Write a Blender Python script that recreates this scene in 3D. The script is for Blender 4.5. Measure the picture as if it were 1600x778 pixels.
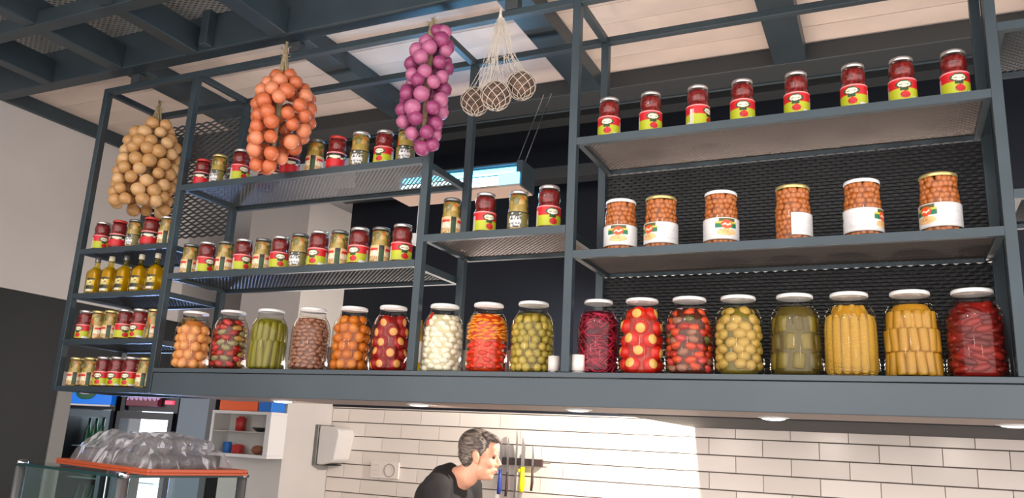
import bpy, bmesh, math, random
from mathutils import Vector, Matrix, Euler
PI = math.pi
for o in list(bpy.data.objects): bpy.data.objects.remove(o)
S = bpy.context.scene
COL = S.collection
H0 = 1.65                      # eye height; heights below are given above eye level

# ---------------------------------------------------------------- camera
cd = bpy.data.cameras.new('camera'); cam = bpy.data.objects.new('camera', cd); COL.objects.link(cam)
cd.sensor_width = 36; cd.lens = 28.35; cd.clip_start = 0.05
cam.location = (0, 0, H0)
yaw, pit, rol = 0.44334, 0.23541, 0.05106
fw = Vector((-math.sin(yaw)*math.cos(pit), math.cos(yaw)*math.cos(pit), math.sin(pit)))
rt = fw.cross(Vector((0, 0, 1))).normalized(); up = rt.cross(fw)
r2 = math.cos(rol)*rt + math.sin(rol)*up; u2 = -math.sin(rol)*rt + math.cos(rol)*up
cam.rotation_euler = Matrix(((r2.x, u2.x, -fw.x), (r2.y, u2.y, -fw.y), (r2.z, u2.z, -fw.z))).to_euler()
S.camera = cam
# ---------------------------------------------------------------- world, lights, exposure
W = bpy.data.worlds.new('world'); S.world = W; W.use_nodes = True
W.node_tree.nodes['Background'].inputs[0].default_value = (1.0, 0.945, 0.925, 1)
W.node_tree.nodes['Background'].inputs[1].default_value = 2.7
S.view_settings.view_transform = 'Standard'; S.view_settings.look = 'None'
S.view_settings.gamma = 1; S.view_settings.exposure = 0.0; S.view_settings.use_curve_mapping = False

def lamp(name, kind, loc, power, color, aim=None, size=0.05, sy=None, ang=70, blend=0.6, spread=None):
    d = bpy.data.lights.new(name, kind); d.energy = power; d.color = color
    if kind == 'SPOT': d.spot_size = math.radians(ang); d.spot_blend = blend; d.shadow_soft_size = size
    elif kind == 'AREA':
        d.size = size
        if sy: d.shape = 'RECTANGLE'; d.size_y = sy
        if spread: d.spread = math.radians(spread)
    else: d.shadow_soft_size = size
    o = bpy.data.objects.new(name, d); COL.objects.link(o); o.location = (loc[0], loc[1], loc[2]+H0)
    if aim is not None:
        v = Vector((aim[0]-loc[0], aim[1]-loc[1], aim[2]-loc[2]))
        o.rotation_euler = v.to_track_quat('-Z', 'Y').to_euler()
    return o
WARM = (1, .84, .70); NEU = (1, .93, .86); COOL = (.75, .88, 1)
# ceiling spots of the dining room, in front of the rack
for (x, y, z, p, ax, az) in ((-1.2, .2, 1.9, 22, -1.05, .45), (-2.6, .1, 1.9, 16, -2.5, .5), (.27, .3, 1.9, 10, .1, .5), (-4.0, .6, 1.9, 10, -3.4, .5)):
    lamp('spot_light', 'SPOT', (x, y, z), p, NEU, (ax, 2.8, az), .12, ang=80, blend=.8)
# unseen point lamps added behind the camera to put glare on the jars
for (x, y, z, p) in ((-.5, -1.3, .95, 9), (1.3, -.9, .75, 6), (-2.6, -1.6, .9, 8)): lamp('jar_glare_lamp', 'POINT', (x, y, z), p, NEU, size=.10)
# fill spots added out of view, brightening shelf undersides and ceiling from below
for (x, p) in ((-2.9, 14), (-1.5, 38), (-.1, 46)): lamp('front_fill_spot', 'SPOT', (x, 1.9, -.62), p, (1, .85, .76), (x, 2.35, 1.9), .05, ang=82, blend=.6)
# hidden fill lamps added behind the rack to brighten the boarded ceiling
lamp('ceiling_fill_lamp', 'AREA', (-.35, 4.0, .42), 20, (1, .84, .74), (-.35, 3.45, 1.95), 1.9, .12)
lamp('ceiling_fill_lamp', 'AREA', (-2.6, 3.9, .36), 11, (1, .88, .82), (-2.6, 3.3, 1.95), 1.6, .12)
# work light over the kitchen, behind the rack: it grazes the tiles beside the hood
lamp('work_light', 'SPOT', (-1.085, 4.35, .52), 190, (1, .9, .8), (-1.75, 4.85, -.15), .015, ang=150, blend=.5)

# ---------------------------------------------------------------- materials
MATS = {}
def nodes(m): return m.node_tree.nodes, m.node_tree.links
def mat(name, col, rough=.5, metal=0, spec=.5, noise=0, nscale=8, bump=0, bscale=60, emit=None, estr=0, coat=0, sss=0):
    m = bpy.data.materials.new(name); m.use_nodes = True; MATS[name] = m
    n, l = nodes(m); b = n['Principled BSDF']
    b.inputs['Base Color'].default_value = (*col, 1); b.inputs['Roughness'].default_value = rough
    b.inputs['Metallic'].default_value = metal; b.inputs['Specular IOR Level'].default_value = spec
    if coat: b.inputs['Coat Weight'].default_value = coat; b.inputs['Coat Roughness'].default_value = .05
    if emit: b.inputs['Emission Color'].default_value = (*emit, 1); b.inputs['Emission Strength'].default_value = estr
    if noise or bump:
        tc = n.new('ShaderNodeTexCoord')
    if noise:
        nz = n.new('ShaderNodeTexNoise'); nz.inputs['Scale'].default_value = nscale; nz.inputs['Detail'].default_value = 4
        l.new(tc.outputs['Object'], nz.inputs['Vector'])
        r = n.new('ShaderNodeValToRGB'); r.color_ramp.elements[0].position = .3; r.color_ramp.elements[1].position = .7
        r.color_ramp.elements[0].color = (*[c*(1-noise) for c in col], 1); r.color_ramp.elements[1].color = (*[min(1, c*(1+noise)) for c in col], 1)
        l.new(nz.outputs[0], r.inputs[0]); l.new(r.outputs[0], b.inputs['Base Color'])
    if bump:
        nb = n.new('ShaderNodeTexNoise'); nb.inputs['Scale'].default_value = bscale
        l.new(tc.outputs['Object'], nb.inputs['Vector'])
        bp = n.new('ShaderNodeBump'); bp.inputs['Strength'].default_value = bump; bp.inputs['Distance'].default_value = .01
        l.new(nb.outputs[0], bp.inputs['Height']); l.new(bp.outputs[0], b.inputs['Normal'])
    return m
def ramp_mat(name, cols, scale, rough=.35, stretch=(1, 1, 1), kind='VORONOI', bump=.3, rnd=False, distort=0):
    """pieces of several colours: voronoi cells or noise through a ramp"""
    m = bpy.data.materials.new(name); m.use_nodes = True; MATS[name] = m
    n, l = nodes(m); b = n['Principled BSDF']; b.inputs['Roughness'].default_value = rough
    tc = n.new('ShaderNodeTexCoord'); mp = n.new('ShaderNodeMapping'); mp.inputs['Scale'].default_value = stretch
    l.new(tc.outputs['Object'], mp.inputs['Vector'])
    if kind == 'VORONOI':
        v = n.new('ShaderNodeTexVoronoi'); v.inputs['Scale'].default_value = scale
        l.new(mp.outputs[0], v.inputs['Vector'])
        sp = n.new('ShaderNodeSeparateColor'); l.new(v.outputs['Color'], sp.inputs[0]); src = sp.outputs[0]; hgt = v.outputs['Distance']
    else:
        v = n.new('ShaderNodeTexNoise'); v.inputs['Scale'].default_value = scale; v.inputs['Detail'].default_value = 3
        v.inputs['Distortion'].default_value = distort
        l.new(mp.outputs[0], v.inputs['Vector']); src = v.outputs[0]; hgt = v.outputs[0]
    r = n.new('ShaderNodeValToRGB'); e = r.color_ramp.elements
    if kind == 'VORONOI': r.color_ramp.interpolation = 'CONSTANT'
    k = len(cols)
    lo, hi = (0, 1) if kind == 'VORONOI' else (.32, .68)
    e[0].position = lo; e[0].color = (*cols[0], 1); e[1].position = lo+(hi-lo)*(k-1)/k if kind == 'VORONOI' else hi; e[1].color = (*cols[-1], 1)
    for i in range(1, k-1):
        q = e.new(lo+(hi-lo)*i/(k if kind == 'VORONOI' else k-1)); q.color = (*cols[i], 1)
    l.new(src, r.inputs[0]); l.new(r.outputs[0], b.inputs['Base Color'])
    if bump:
        bp = n.new('ShaderNodeBump'); bp.inputs['Strength'].default_value = bump; bp.inputs['Distance'].default_value = .01
        bp.invert = kind == 'VORONOI'
        l.new(hgt, bp.inputs['Height']); l.new(bp.outputs[0], b.inputs['Normal'])
    return m
def clear_mat(name, tint, rough=.03, base=.04, ior=1.45):
    m = bpy.data.materials.new(name); m.use_nodes = True; MATS[name] = m
    n, l = nodes(m); n.remove(n['Principled BSDF']); out = n['Material Output']
    t = n.new('ShaderNodeBsdfTransparent'); t.inputs[0].default_value = (*tint, 1)
    g = n.new('ShaderNodeBsdfGlossy'); g.inputs['Roughness'].default_value = rough
    f = n.new('ShaderNodeFresnel'); ge = n.new('ShaderNodeNewGeometry'); mr = n.new('ShaderNodeMapRange')
    mr.inputs['To Min'].default_value = ior; mr.inputs['To Max'].default_value = 1/ior      # same reflection on both faces of a thin wall
    l.new(ge.outputs['Backfacing'], mr.inputs[0]); l.new(mr.outputs[0], f.inputs['IOR'])
    mx = n.new('ShaderNodeMixShader'); l.new(f.outputs[0], mx.inputs[0]); l.new(t.outputs[0], mx.inputs[1]); l.new(g.outputs[0], mx.inputs[2])
    l.new(mx.outputs[0], out.inputs['Surface'])
    return m
def attr_mat(name, rough=.45):
    m = bpy.data.materials.new(name); m.use_nodes = True; MATS[name] = m
    n, l = nodes(m); b = n['Principled BSDF']; b.inputs['Roughness'].default_value = rough
    a = n.new('ShaderNodeAttribute'); a.attribute_name = 'Col'; l.new(a.outputs['Color'], b.inputs['Base Color'])
    return m

mat('steel', (.038, .056, .067), .42, .25, noise=.12, nscale=6)
mat('steel_dark', (.045, .050, .053), .5, .1)
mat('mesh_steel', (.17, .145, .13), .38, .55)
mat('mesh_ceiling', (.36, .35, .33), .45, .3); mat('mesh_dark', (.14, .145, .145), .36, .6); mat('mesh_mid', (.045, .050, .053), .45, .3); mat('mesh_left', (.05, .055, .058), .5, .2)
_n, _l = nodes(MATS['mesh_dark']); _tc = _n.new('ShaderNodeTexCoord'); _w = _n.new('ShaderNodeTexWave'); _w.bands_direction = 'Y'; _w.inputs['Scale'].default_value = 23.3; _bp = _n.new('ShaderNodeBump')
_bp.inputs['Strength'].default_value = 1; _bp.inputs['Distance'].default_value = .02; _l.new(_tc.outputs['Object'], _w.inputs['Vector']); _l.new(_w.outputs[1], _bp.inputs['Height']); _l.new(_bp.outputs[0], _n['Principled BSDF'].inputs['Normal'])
mat('fascia', (.064, .082, .095), .42, .15, noise=.1, nscale=2)
mat('soffit', (.36, .28, .24), .55)
mat('wood', (.66, .54, .46), .6, noise=.10, nscale=3, bump=.1, bscale=20)
mat('plaster', (.53, .49, .465), .8, noise=.05, nscale=2)
mat('plaster_cool', (.46, .43, .42), .8)
mat('wall_black', (.012, .0135, .015), .6)
mat('wall_navy', (.005, .0075, .014), .6, spec=.3)
mat('tile', (.72, .64, .58), .22, noise=.04, nscale=1.5)
mat('tile_b', (.66, .59, .53), .22)
mat('tile_c', (.76, .69, .63), .22)
mat('grout', (.09, .075, .065), .8)
mat('chrome', (.75, .75, .76), .12, 1)
mat('white', (.82, .81, .80), .35)
mat('white_lid', (.76, .75, .74), .35, emit=None)
mat('gold_lid', (.62, .50, .20), .3, .6)
mat('grey_lid', (.20, .20, .19), .3, .6)
mat('silver_lid', (.60, .55, .52), .28, .7)
mat('lens', (1, 1, 1), .4, emit=(1, .97, .93), estr=9)
mat('lens_dim', (.9, .85, .8), .4, emit=(1, .93, .85), estr=.9)
mat('string', (.62, .55, .46), .8)
mat('stalk', (.30, .23, .13), .9, noise=.3, nscale=60)
clear_mat('glass', (.95, .95, .93), ior=1.36); clear_mat('glass_green', (.90, .96, .95), ior=1.3); clear_mat('film', (.95, .95, .97), .06, ior=2.2)
clear_mat('oil_glass', (.90, .80, .28))
_m = MATS['film']; _n, _l = nodes(_m); _mx = _n['Mix Shader']; _d = _n.new('ShaderNodeBsdfDiffuse'); _d.inputs[0].default_value = (.8, .78, .77, 1)
_m2 = _n.new('ShaderNodeMixShader'); _m2.inputs[0].default_value = .08; _l.new(_mx.outputs[0], _m2.inputs[1]); _l.new(_d.outputs[0], _m2.inputs[2]); _l.new(_m2.outputs[0], _n['Material Output'].inputs['Surface'])
attr_mat('print')

def kernels(m, scale=95):
    n, l = nodes(m); b = n['Principled BSDF']; tc = n.new('ShaderNodeTexCoord'); w = n.new('ShaderNodeTexWave'); w.bands_direction = 'Z'; w.inputs['Scale'].default_value = scale; w.inputs['Distortion'].default_value = 1.0
    l.new(tc.outputs['Object'], w.inputs['Vector']); bp = n.new('ShaderNodeBump'); bp.inputs['Strength'].default_value = .7; bp.inputs['Distance'].default_value = .02
    l.new(w.outputs[1], bp.inputs['Height']); l.new(bp.outputs[0], b.inputs['Normal'])
    r = n.new('ShaderNodeValToRGB'); r.color_ramp.elements[0].color = (*[c*.86 for c in b.inputs['Base Color'].default_value[:3]], 1); r.color_ramp.elements[1].color = b.inputs['Base Color'].default_value
    l.new(w.outputs[1], r.inputs[0]); l.new(r.outputs[0], b.inputs['Base Color'])
# ---------------------------------------------------------------- mesh helpers
class MB:
    def __init__(s): s.v = []; s.f = []; s.m = []; s.c = None
    def quad(s, *p, m=0):
        i = len(s.v); s.v += [tuple(q) for q in p]; s.f.append(tuple(range(i, i+len(p)))); s.m.append(m)
    def box(s, x0, x1, y0, y1, z0, z1, m=0):
        i = len(s.v)
        s.v += [(x, y, z) for z in (z0, z1) for y in (y0, y1) for x in (x0, x1)]
        for f in ((0, 2, 3, 1), (4, 5, 7, 6), (0, 1, 5, 4), (2, 6, 7, 3), (0, 4, 6, 2), (1, 3, 7, 5)):
            s.f.append(tuple(i+k for k in f)); s.m.append(m)
        return s
    def lathe(s, prof, n=20, m=0, c=(0, 0, 0), a0=0, a1=2*PI, wob=None):
        i = len(s.v); full = abs(a1-a0-2*PI) < 1e-6; k = n if full else n+1
        for r, z in prof:
            for j in range(k):
                a = a0+(a1-a0)*j/n; rr = r*(wob(a, z) if wob else 1)
                s.v.append((c[0]+rr*math.cos(a), c[1]+rr*math.sin(a), c[2]+z))
        for p in range(len(prof)-1):
            for j in range(n):
                q = (j+1) % k
                s.f.append((i+p*k+j, i+p*k+q, i+(p+1)*k+q, i+(p+1)*k+j)); s.m.append(m)
        return s
    def tube(s, pts, r, n=6, m=0, cap=True):
        pts = [Vector(p) for p in pts]; rs = r if isinstance(r, (list, tuple)) else [r]*len(pts); i = len(s.v)
        for k, p in enumerate(pts):
            d = (pts[min(k+1, len(pts)-1)]-pts[max(k-1, 0)]).normalized()
            a = d.cross(Vector((0, 0, 1))) if abs(d.z) < .9 else d.cross(Vector((1, 0, 0)))
            a.normalize(); b = d.cross(a)
            for j in range(n):
                t = 2*PI*j/n; s.v.append(tuple(p+(a*math.cos(t)+b*math.sin(t))*rs[k]))
        for k in range(len(pts)-1):
            for j in range(n):
                q = (j+1) % n; s.f.append((i+k*n+j, i+k*n+q, i+(k+1)*n+q, i+(k+1)*n+j)); s.m.append(m)
        if cap:
            s.f.append(tuple(i+j for j in range(n))[::-1]); s.m.append(m)
            s.f.append(tuple(i+(len(pts)-1)*n+j for j in range(n))); s.m.append(m)
        return s
    def ell(s, c, r, nu=12, nv=8, m=0, rot=None, fn=None):
        i = len(s.v); M = rot or Matrix.Identity(3)
        for a in range(nv+1):
            t = PI*a/nv
            for b in range(nu):
                u = 2*PI*b/nu; d = Vector((math.sin(t)*math.cos(u), math.sin(t)*math.sin(u), math.cos(t)))
                k = fn(d) if fn else 1
                s.v.append(tuple(M @ Vector((d.x*r[0]*k, d.y*r[1]*k, d.z*r[2]*k))+Vector(c)))
        for a in range(nv):
            for b in range(nu):
                q = (b+1) % nu; s.f.append((i+a*nu+b, i+(a+1)*nu+b, i+(a+1)*nu+q, i+a*nu+q)); s.m.append(m)
        return s
    def mesh(s, name, mats, smooth=False):
        me = bpy.data.meshes.new(name); me.from_pydata(s.v, [], s.f)
        for m in (mats if isinstance(mats, (list, tuple)) else [mats]): me.materials.append(MATS[m])
        me.polygons.foreach_set('material_index', s.m)
        if smooth: me.polygons.foreach_set('use_smooth', [True]*len(me.polygons))
        if s.c:
            a = me.color_attributes.new('Col', 'FLOAT_COLOR', 'POINT')
            a.data.foreach_set('color', [q for c in s.c for q in (*c, 1)])
        me.update()
        return me
    def build(s, name, mats, parent=None, smooth=False, **kw):
        return link(name, s.mesh(name, mats, smooth), parent, **kw)
def link(name, me, parent=None, loc=None, rot=None, scale=None):
    o = bpy.data.objects.new(name, me); COL.objects.link(o); o.parent = parent
    if loc is not None: o.location = loc
    if rot is not None: o.rotation_euler = rot
    if scale is not None: o.scale = scale if hasattr(scale, '__len__') else (scale,)*3
    return o
def tag(o, label=None, cat=None, group=None, kind=None):
    if label: o['label'] = label
    if cat: o['category'] = cat
    if group: o['group'] = group
    if kind: o['kind'] = kind
    return o
def thing(name, loc, label, cat, group=None, rz=0):
    o = bpy.data.objects.new(name, None); COL.objects.link(o); o.empty_display_size = .05
    o.location = (loc[0], loc[1], loc[2]+H0); o.rotation_euler = (0, 0, rz)
    return tag(o, label, cat, group)
def box(name, b, m, parent=None, bev=0, kind=None):
    """box in above-eye heights when top level"""
    dz = 0 if parent else H0
    mb = MB().box(b[0], b[1], b[2], b[3], b[4]+dz, b[5]+dz); o = mb.build(name, m, parent)
    if bev:
        md = o.modifiers.new('b', 'BEVEL'); md.width = bev; md.segments = 2
    if kind: o['kind'] = kind
    return o
def copy_tree(o, parent=None):
    c = o.copy(); COL.objects.link(c); c.parent = parent
    for ch in list(o.children): copy_tree(ch, c)
    return c
def expanded(w, h, cw, ch, cover=.7, tilt=.5):
    """expanded metal: zigzag strands that meet at their knuckles, lying in XY from 0,0"""
    mb = MB(); nr = int(h/ch); nc = max(2, int(w/cw)*2); dx = w/nc; s = ch*cover
    for j in range(nr):
        prev = None
        for i in range(nc+1):
            up_ = (i+j) % 2
            y = (j+(.80 if up_ else .20))*ch; p = (i*dx, y)
            if prev:
                k = len(mb.v)
                mb.v += [(prev[0], prev[1]-s/2, 0), (prev[0], prev[1]+s/2, s*tilt), (p[0], p[1]+s/2, s*tilt), (p[0], p[1]-s/2, 0)]
                mb.f.append((k, k+3, k+2, k+1)); mb.m.append(0)
            prev = p
    return mb
# (SETTING)
fl = box('floor', (-8.2, 3, -2, 6.1, -1.75, -1.65), 'plaster_cool', kind='structure')
MATS['plaster_cool'].node_tree.nodes['Principled BSDF'].inputs['Base Color'].default_value = (.40, .37, .35, 1)
wl = box('wall_left', (-4.95, -4.8, -1, 6.0, .752, 2.1), 'plaster', kind='structure')
o = MB().box(-4.95, -4.8, -1, 3.5, 0, H0+.75).box(-4.95, -4.8, 3.5, 6.0, H0+.30, H0+.75).build('lower_wall', 'wall_black', wl)
o['label'] = 'matt black lower half of the left wall'
mat('jamb', (.22, .21, .20), .5)
box('trim_1', (-4.96, -4.79, 3.5, 3.60, -1.65, .30), 'jamb', kind='structure')['label'] = 'grey steel jamb at the opening to the coolers'
box('wall_far', (-8.2, -3.6, 6.0, 6.1, -1.65, 2.6), 'plaster', kind='structure')
box('wall_alcove', (-8.3, -8.2, 3.4, 6.1, -1.65, 2.6), 'wall_black', kind='structure')
c = box('wall_column', (-4.2, -3.67, 4.36, 5.95, -1.65, 1.64), 'plaster', kind='structure')
wb = box('wall_back', (-3.67, 3, 4.86, 4.96, -1.65, 3.2), 'grout', kind='structure')
up_ = MB().box(-3.67, 3, 4.845, 4.859, H0+.19, H0+3.2).build('upper_wall', 'wall_navy', wb)
up_['label'] = 'dark navy upper part of the back wall'
# tiles of the back wall, each its own, running bond
TH, TW = .0957, .30
tm = {}
def tile_mesh(w, m):
    k = (round(w, 3), m)
    if k not in tm:
        t, g, b = .010, .0005, .0016
        mb = MB(); a, h = w/2-g, TH/2-.0022
        mb.v = [(-a, 0, -h), (a, 0, -h), (a, 0, h), (-a, 0, h), (-a+b, -t, -h+b), (a-b, -t, -h+b), (a-b, -t, h-b), (-a+b, -t, h-b)]
        mb.f = [(4, 5, 6, 7), (0, 1, 5, 4), (1, 2, 6, 5), (2, 3, 7, 6), (3, 0, 4, 7)]; mb.m = [0]*5
        tm[k] = mb.mesh('tile', m)
    return tm[k]
random.seed(4)
for r in range(-6, 2):
    z0 = .084+(r-1)*TH                     # row 1 is 0.084..0.180 minus one
    z0 = .0845+r*TH - (TH if False else 0)
    off = -.825 if r % 2 == 0 else -.976
    k0 = math.ceil((-3.66-off)/TW)
    xs = [-3.668]+[off+k*TW for k in range(k0, 14)]
    for a, b in zip(xs, xs[1:]):
        if b-a < .03: continue
        link('tile', tile_mesh(b-a, random.choice(['tile', 'tile', 'tile_b', 'tile_c'])), wb, ((a+b)/2, 4.86, z0+TH/2+H0 if r < 1 else z0+TH/2+H0))

# ceiling: boards between beams, expanded metal over the dining room
ce = box('ceiling', (-4.95, 1.8, 2.8, 3.9, 1.972, 2.0), 'steel_dark', kind='structure')
bx_ = [-4.85, -3.66, -2.565, -1.39, -.36, .80, 1.8]
pk = {}
ys = [2.80+i*.167 for i in range(7)]
for a, b in zip(bx_, bx_[1:]):
    for i, y in enumerate(ys[:-1]):
        w = round(b-a, 3)
        if w not in pk:
            q = MB().box(-w/2, w/2, -.082, .082, 0, .018); pk[w] = q.mesh('plank', 'wood')
        link('plank', pk[w], ce, ((a+b)/2, y+.0835, H0+1.95+random.uniform(0, .0015)))
for x in bx_[:-1]:
    box('beam', (x-.075, x+.075, 2.8, 3.8, 1.86+H0, 1.95+H0), 'steel', ce, .004)
o = box('beam', (-4.95, 1.8, 3.80, 3.98, 1.86+H0, 2.12+H0), 'steel_dark', ce, .004)
o = box('beam', (-4.95, 1.8, 2.72, 2.80, 1.86+H0, 2.16+H0), 'steel', ce, .004)
MB().tube([(-4.9, 4.03, H0+1.88), (1.8, 4.03, H0+1.88)], .012, 8).build('conduit', 'steel', ce)
for x, w in ((-4.85, .08), (-4.28, .08), (-3.72, .09), (-3.17, .08), (-2.60, .10)):
    box('beam', (x-w/2, x+w/2, .4, 2.72, 1.86+H0, 2.0+H0), 'steel', ce, .004)
box('beam', (-4.9, -2.55, 2.22, 2.29, 1.853+H0, 1.93+H0), 'steel', ce, .004)
box('beam', (-4.9, -2.55, 1.60, 1.67, 1.853+H0, 1.93+H0), 'steel', ce, .004)
em_ = expanded(2.3, 2.3, .045, .014, .66, -.25).mesh('expanded_mesh', 'mesh_ceiling')
o = link('expanded_mesh', em_, ce, (-4.88, .42, H0+2.06)); o['kind'] = 'stuff'
box('hanger_post', (-3.075, -3.025, 2.668, 2.719, 1.87+H0, 2.55+H0), 'steel', ce, .003)
box('ceiling_void', (-8.3, 3, .2, 6.1, 2.6, 2.7), 'wall_navy', kind='structure')['label'] = 'dark slab above the ceiling frame'
for y, z, x0, x1 in ((4.38, 1.99, -3.6, 1.5), (4.55, 1.66, -3.6, -1.2)):
    box('trim_2' if z > 1.8 else 'trim_3', (x0, x1, y, y+.12, z, z+.08), 'steel_dark', kind='structure')

# ---------------------------------------------------------------- the rack
PX = [-3.88, -3.21, -1.76, -1.09, .36, 1.02]; P = .017
rack = thing('shelving_rack', (-1.09, 2.8, .263), 'long dark grey steel shelving rack hung under the ceiling above the kitchen pass', 'rack')
def rk(b): return tuple(v-q for v, q in zip(b, (-1.09, -1.09, 2.8, 2.8, .263, .263)))
def rbox(n, b, m='steel', bev=.002): return box(n, rk(b), m, rack, bev)
for i, x in enumerate(PX):
    zb = .145 if i == 0 else (.145 if i == 1 else .263)
    rbox('post', (x-P, x+P, 2.80, 2.835, zb, 1.806)); rbox('post', (x-P, x+P, 3.165, 3.20, zb, 1.806))
    rbox('rail', (x-P*.9, x+P*.9, 2.835, 3.165, 1.775, 1.806))
for y in (2.80, 3.165):
    for a, b in zip(PX, PX[1:]): rbox('rail', (a+P, b-P, y, y+.035, 1.775, 1.806))
SH = dict(R1=(3, 1.182), R2=(3, .724), M=(2, .828), LU=(1, 1.180), LM=(1, .724), A1=(0, .882), A2=(0, .644), A3=(0, .405), A4=(0, .168), X1=(4, 1.41), X2=(4, .84))
for k, (i, z) in SH.items():
    a, b = PX[i]+P, PX[i+1]-P; fy = 2.80
    f = MB(); t = .030 if k[0] != 'A' else .026
    X0, Y0, Z0 = -1.09, 2.8, .263
    for bb in ((a, b, fy, fy+.022, z-t, z), (a, b, 3.178, 3.2, z-t, z), (a, a+.022, fy+.022, 3.178, z-t, z), (b-.022, b, fy+.022, 3.178, z-t, z)):
        f.box(*rk(bb))
    f = f.build('shelf', 'steel', rack)
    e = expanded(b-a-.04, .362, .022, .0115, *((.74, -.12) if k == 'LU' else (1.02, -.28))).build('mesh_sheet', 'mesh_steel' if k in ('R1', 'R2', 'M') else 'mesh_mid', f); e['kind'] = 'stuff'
    e.location = rk((a+.02, 0, fy+.018, 0, z-.012, 0))[0::2]
# expanded metal back panels
def panel(x0, x1, z0, z1, y=3.196, m='mesh_dark', cw=.036, ch=.0135, cov=.92):
    e = expanded(x1-x0, z1-z0, cw, ch, cov, .5).build('back_panel', m, rack); e['kind'] = 'stuff'
    e.rotation_euler = (PI/2, 0, 0); e.location = (x0+1.09, y-2.8, z0-.263)
panel(PX[3]+P, PX[4]-P, .27, 1.15); panel(PX[0]+P, PX[1]-P, 1.02, 1.72, m='mesh_left', cw=.06, ch=.017, cov=.60)
o = MB().box(*rk((PX[4]+P+.001, PX[4]+P+.004, 2.84, 3.165, .27, 1.77))).build('side_panel', 'steel', rack)
# hanging clamps to the ceiling beams
for x in (-3.66, -2.565, -1.39, -.36):
    rbox('clamp', (x-.03, x+.03, 2.795, 2.84, 1.806, 1.858), 'steel_dark')

# ---------------------------------------------------------------- canopy over the pass, with its lights
cp = thing('kitchen_canopy', (-1.09, 2.8, .139), 'blue-grey metal canopy box carrying the big pickle jars', 'canopy')
def kb(b): return tuple(v-q for v, q in zip(b, (-1.09, -1.09, 2.8, 2.8, .139, .139)))
box('top_edge', kb((-3.19, 1.4, 2.795, 3.30, .243, .262)), 'fascia', cp, .002)
box('fascia_panel', kb((-3.19, 1.4, 2.803, 2.83, .139, .241)), 'fascia', cp, .002)
so = box('soffit_panel', kb((-3.19, 1.4, 2.83, 3.36, .143, .155)), 'soffit', cp)
box('end_panel', kb((-3.19, -3.17, 2.83, 3.30, .155, .243)), 'fascia', cp)
hd = box('extractor_duct', (-1.06, 1.4, 3.375, 4.84, .139, .22), 'wall_black', bev=.003)
tag(hd, 'dark extractor duct box running along the top of the tiles at right', 'duct')
dn = ['small bright downlight at the left end of the canopy', 'downlight in the canopy soffit left of the man', 'downlight in the soffit over the glare on the tiles', 'brightest oval downlight in the soffit, under the cloudy pickle jar', 'downlight in the soffit at the right end of the canopy']
for i, (x, y) in enumerate(((-2.66, 3.12), (-1.86, 3.06), (-1.135, 3.08), (-.41, 3.25), (.37, 3.22))):
    t = thing('downlight', (x, y, .143), dn[i], 'downlight', 'downlights in the canopy')
    MB().lathe([(.044, 0), (.057, 0), (.057, -.003), (.046, -.006), (.044, -.004)], 24).build('trim_ring', 'white', t, True)
    MB().lathe([(.0, -.012), (.022, -.0115), (.038, -.009), (.045, -.004)], 24).build('lens', 'lens' if i in (0, 3) else 'lens_dim', t)
    lamp('downlight_bulb', 'SPOT', (x, y, .13), (24, 38, 60, 62, 52)[i], (1, .86, .76), (x, y+(1.1 if i < 2 else .62), -.75 if i < 2 else -1.0), .035, ang=140, blend=.9)

# ---------------------------------------------------------------- pieces that fill the jars
random.seed(11)
def lin(r, g, b): return tuple(((c/255+.055)/1.055)**2.4 if c > 10 else c/255/12.92 for c in (r, g, b))
def fm(name, c, **k): return mat(name, lin(*c), k.pop('rough', .35), noise=k.pop('noise', .22), nscale=k.pop('ns', 40), **k)
fm('carrot_core', (196, 62, 20)); fm('apricot', (234, 170, 104)); fm('apricot_deep', (212, 134, 44)); fm('orange_skin', (204, 120, 34)); fm('red_pepper', (158, 26, 22)); fm('pale_yellow', (238, 192, 104))
fm('bright_red', (214, 34, 22)); fm('cream', (238, 230, 212)); fm('carrot', (250, 158, 44)); fm('pepper_red', (222, 48, 20)); fm('olive_green', (164, 146, 66)); fm('olive_pale', (186, 164, 80))
fm('beet', (120, 16, 42)); fm('beet_light', (160, 34, 62)); fm('tan_pod', (184, 152, 80)); fm('green_piece', (92, 98, 52)); fm('pink_piece', (206, 74, 74)); fm('orange_piece', (214, 84, 42)); fm('brown_bean', (160, 118, 96))
fm('gherkin', (128, 120, 34)); fm('gherkin_murky', (116, 102, 38)); kernels(mat('corn', lin(255, 208, 98), .4), 7.5); fm('spear', (176, 134, 40)); fm('dark_red', (100, 22, 16)); fm('chilli_mid', (136, 32, 20)); fm('tomato_red', (176, 46, 26)); fm('pale_green', (150, 150, 104))
fm('chickpea', (184, 106, 50), noise=.35); fm('chickpea_dark', (120, 62, 26))
BRC = dict(br_amber=(150, 82, 20), br_orange=(190, 120, 60), br_red=(130, 26, 18), br_green=(108, 104, 26), br_brown=(116, 78, 62), br_white=(206, 196, 160), br_olive=(110, 98, 34), br_beet=(70, 8, 24), br_dark=(84, 40, 26), br_murky=(86, 74, 30), br_yellow=(190, 140, 40))
for n_, c_ in BRC.items(): fm(n_, c_, noise=.12)
def ball(r=(1, 1, 1), n=10, fn=None, **k): return MB().ell((0, 0, 0), r, n, max(5, n-3), fn=fn, **k)
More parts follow.
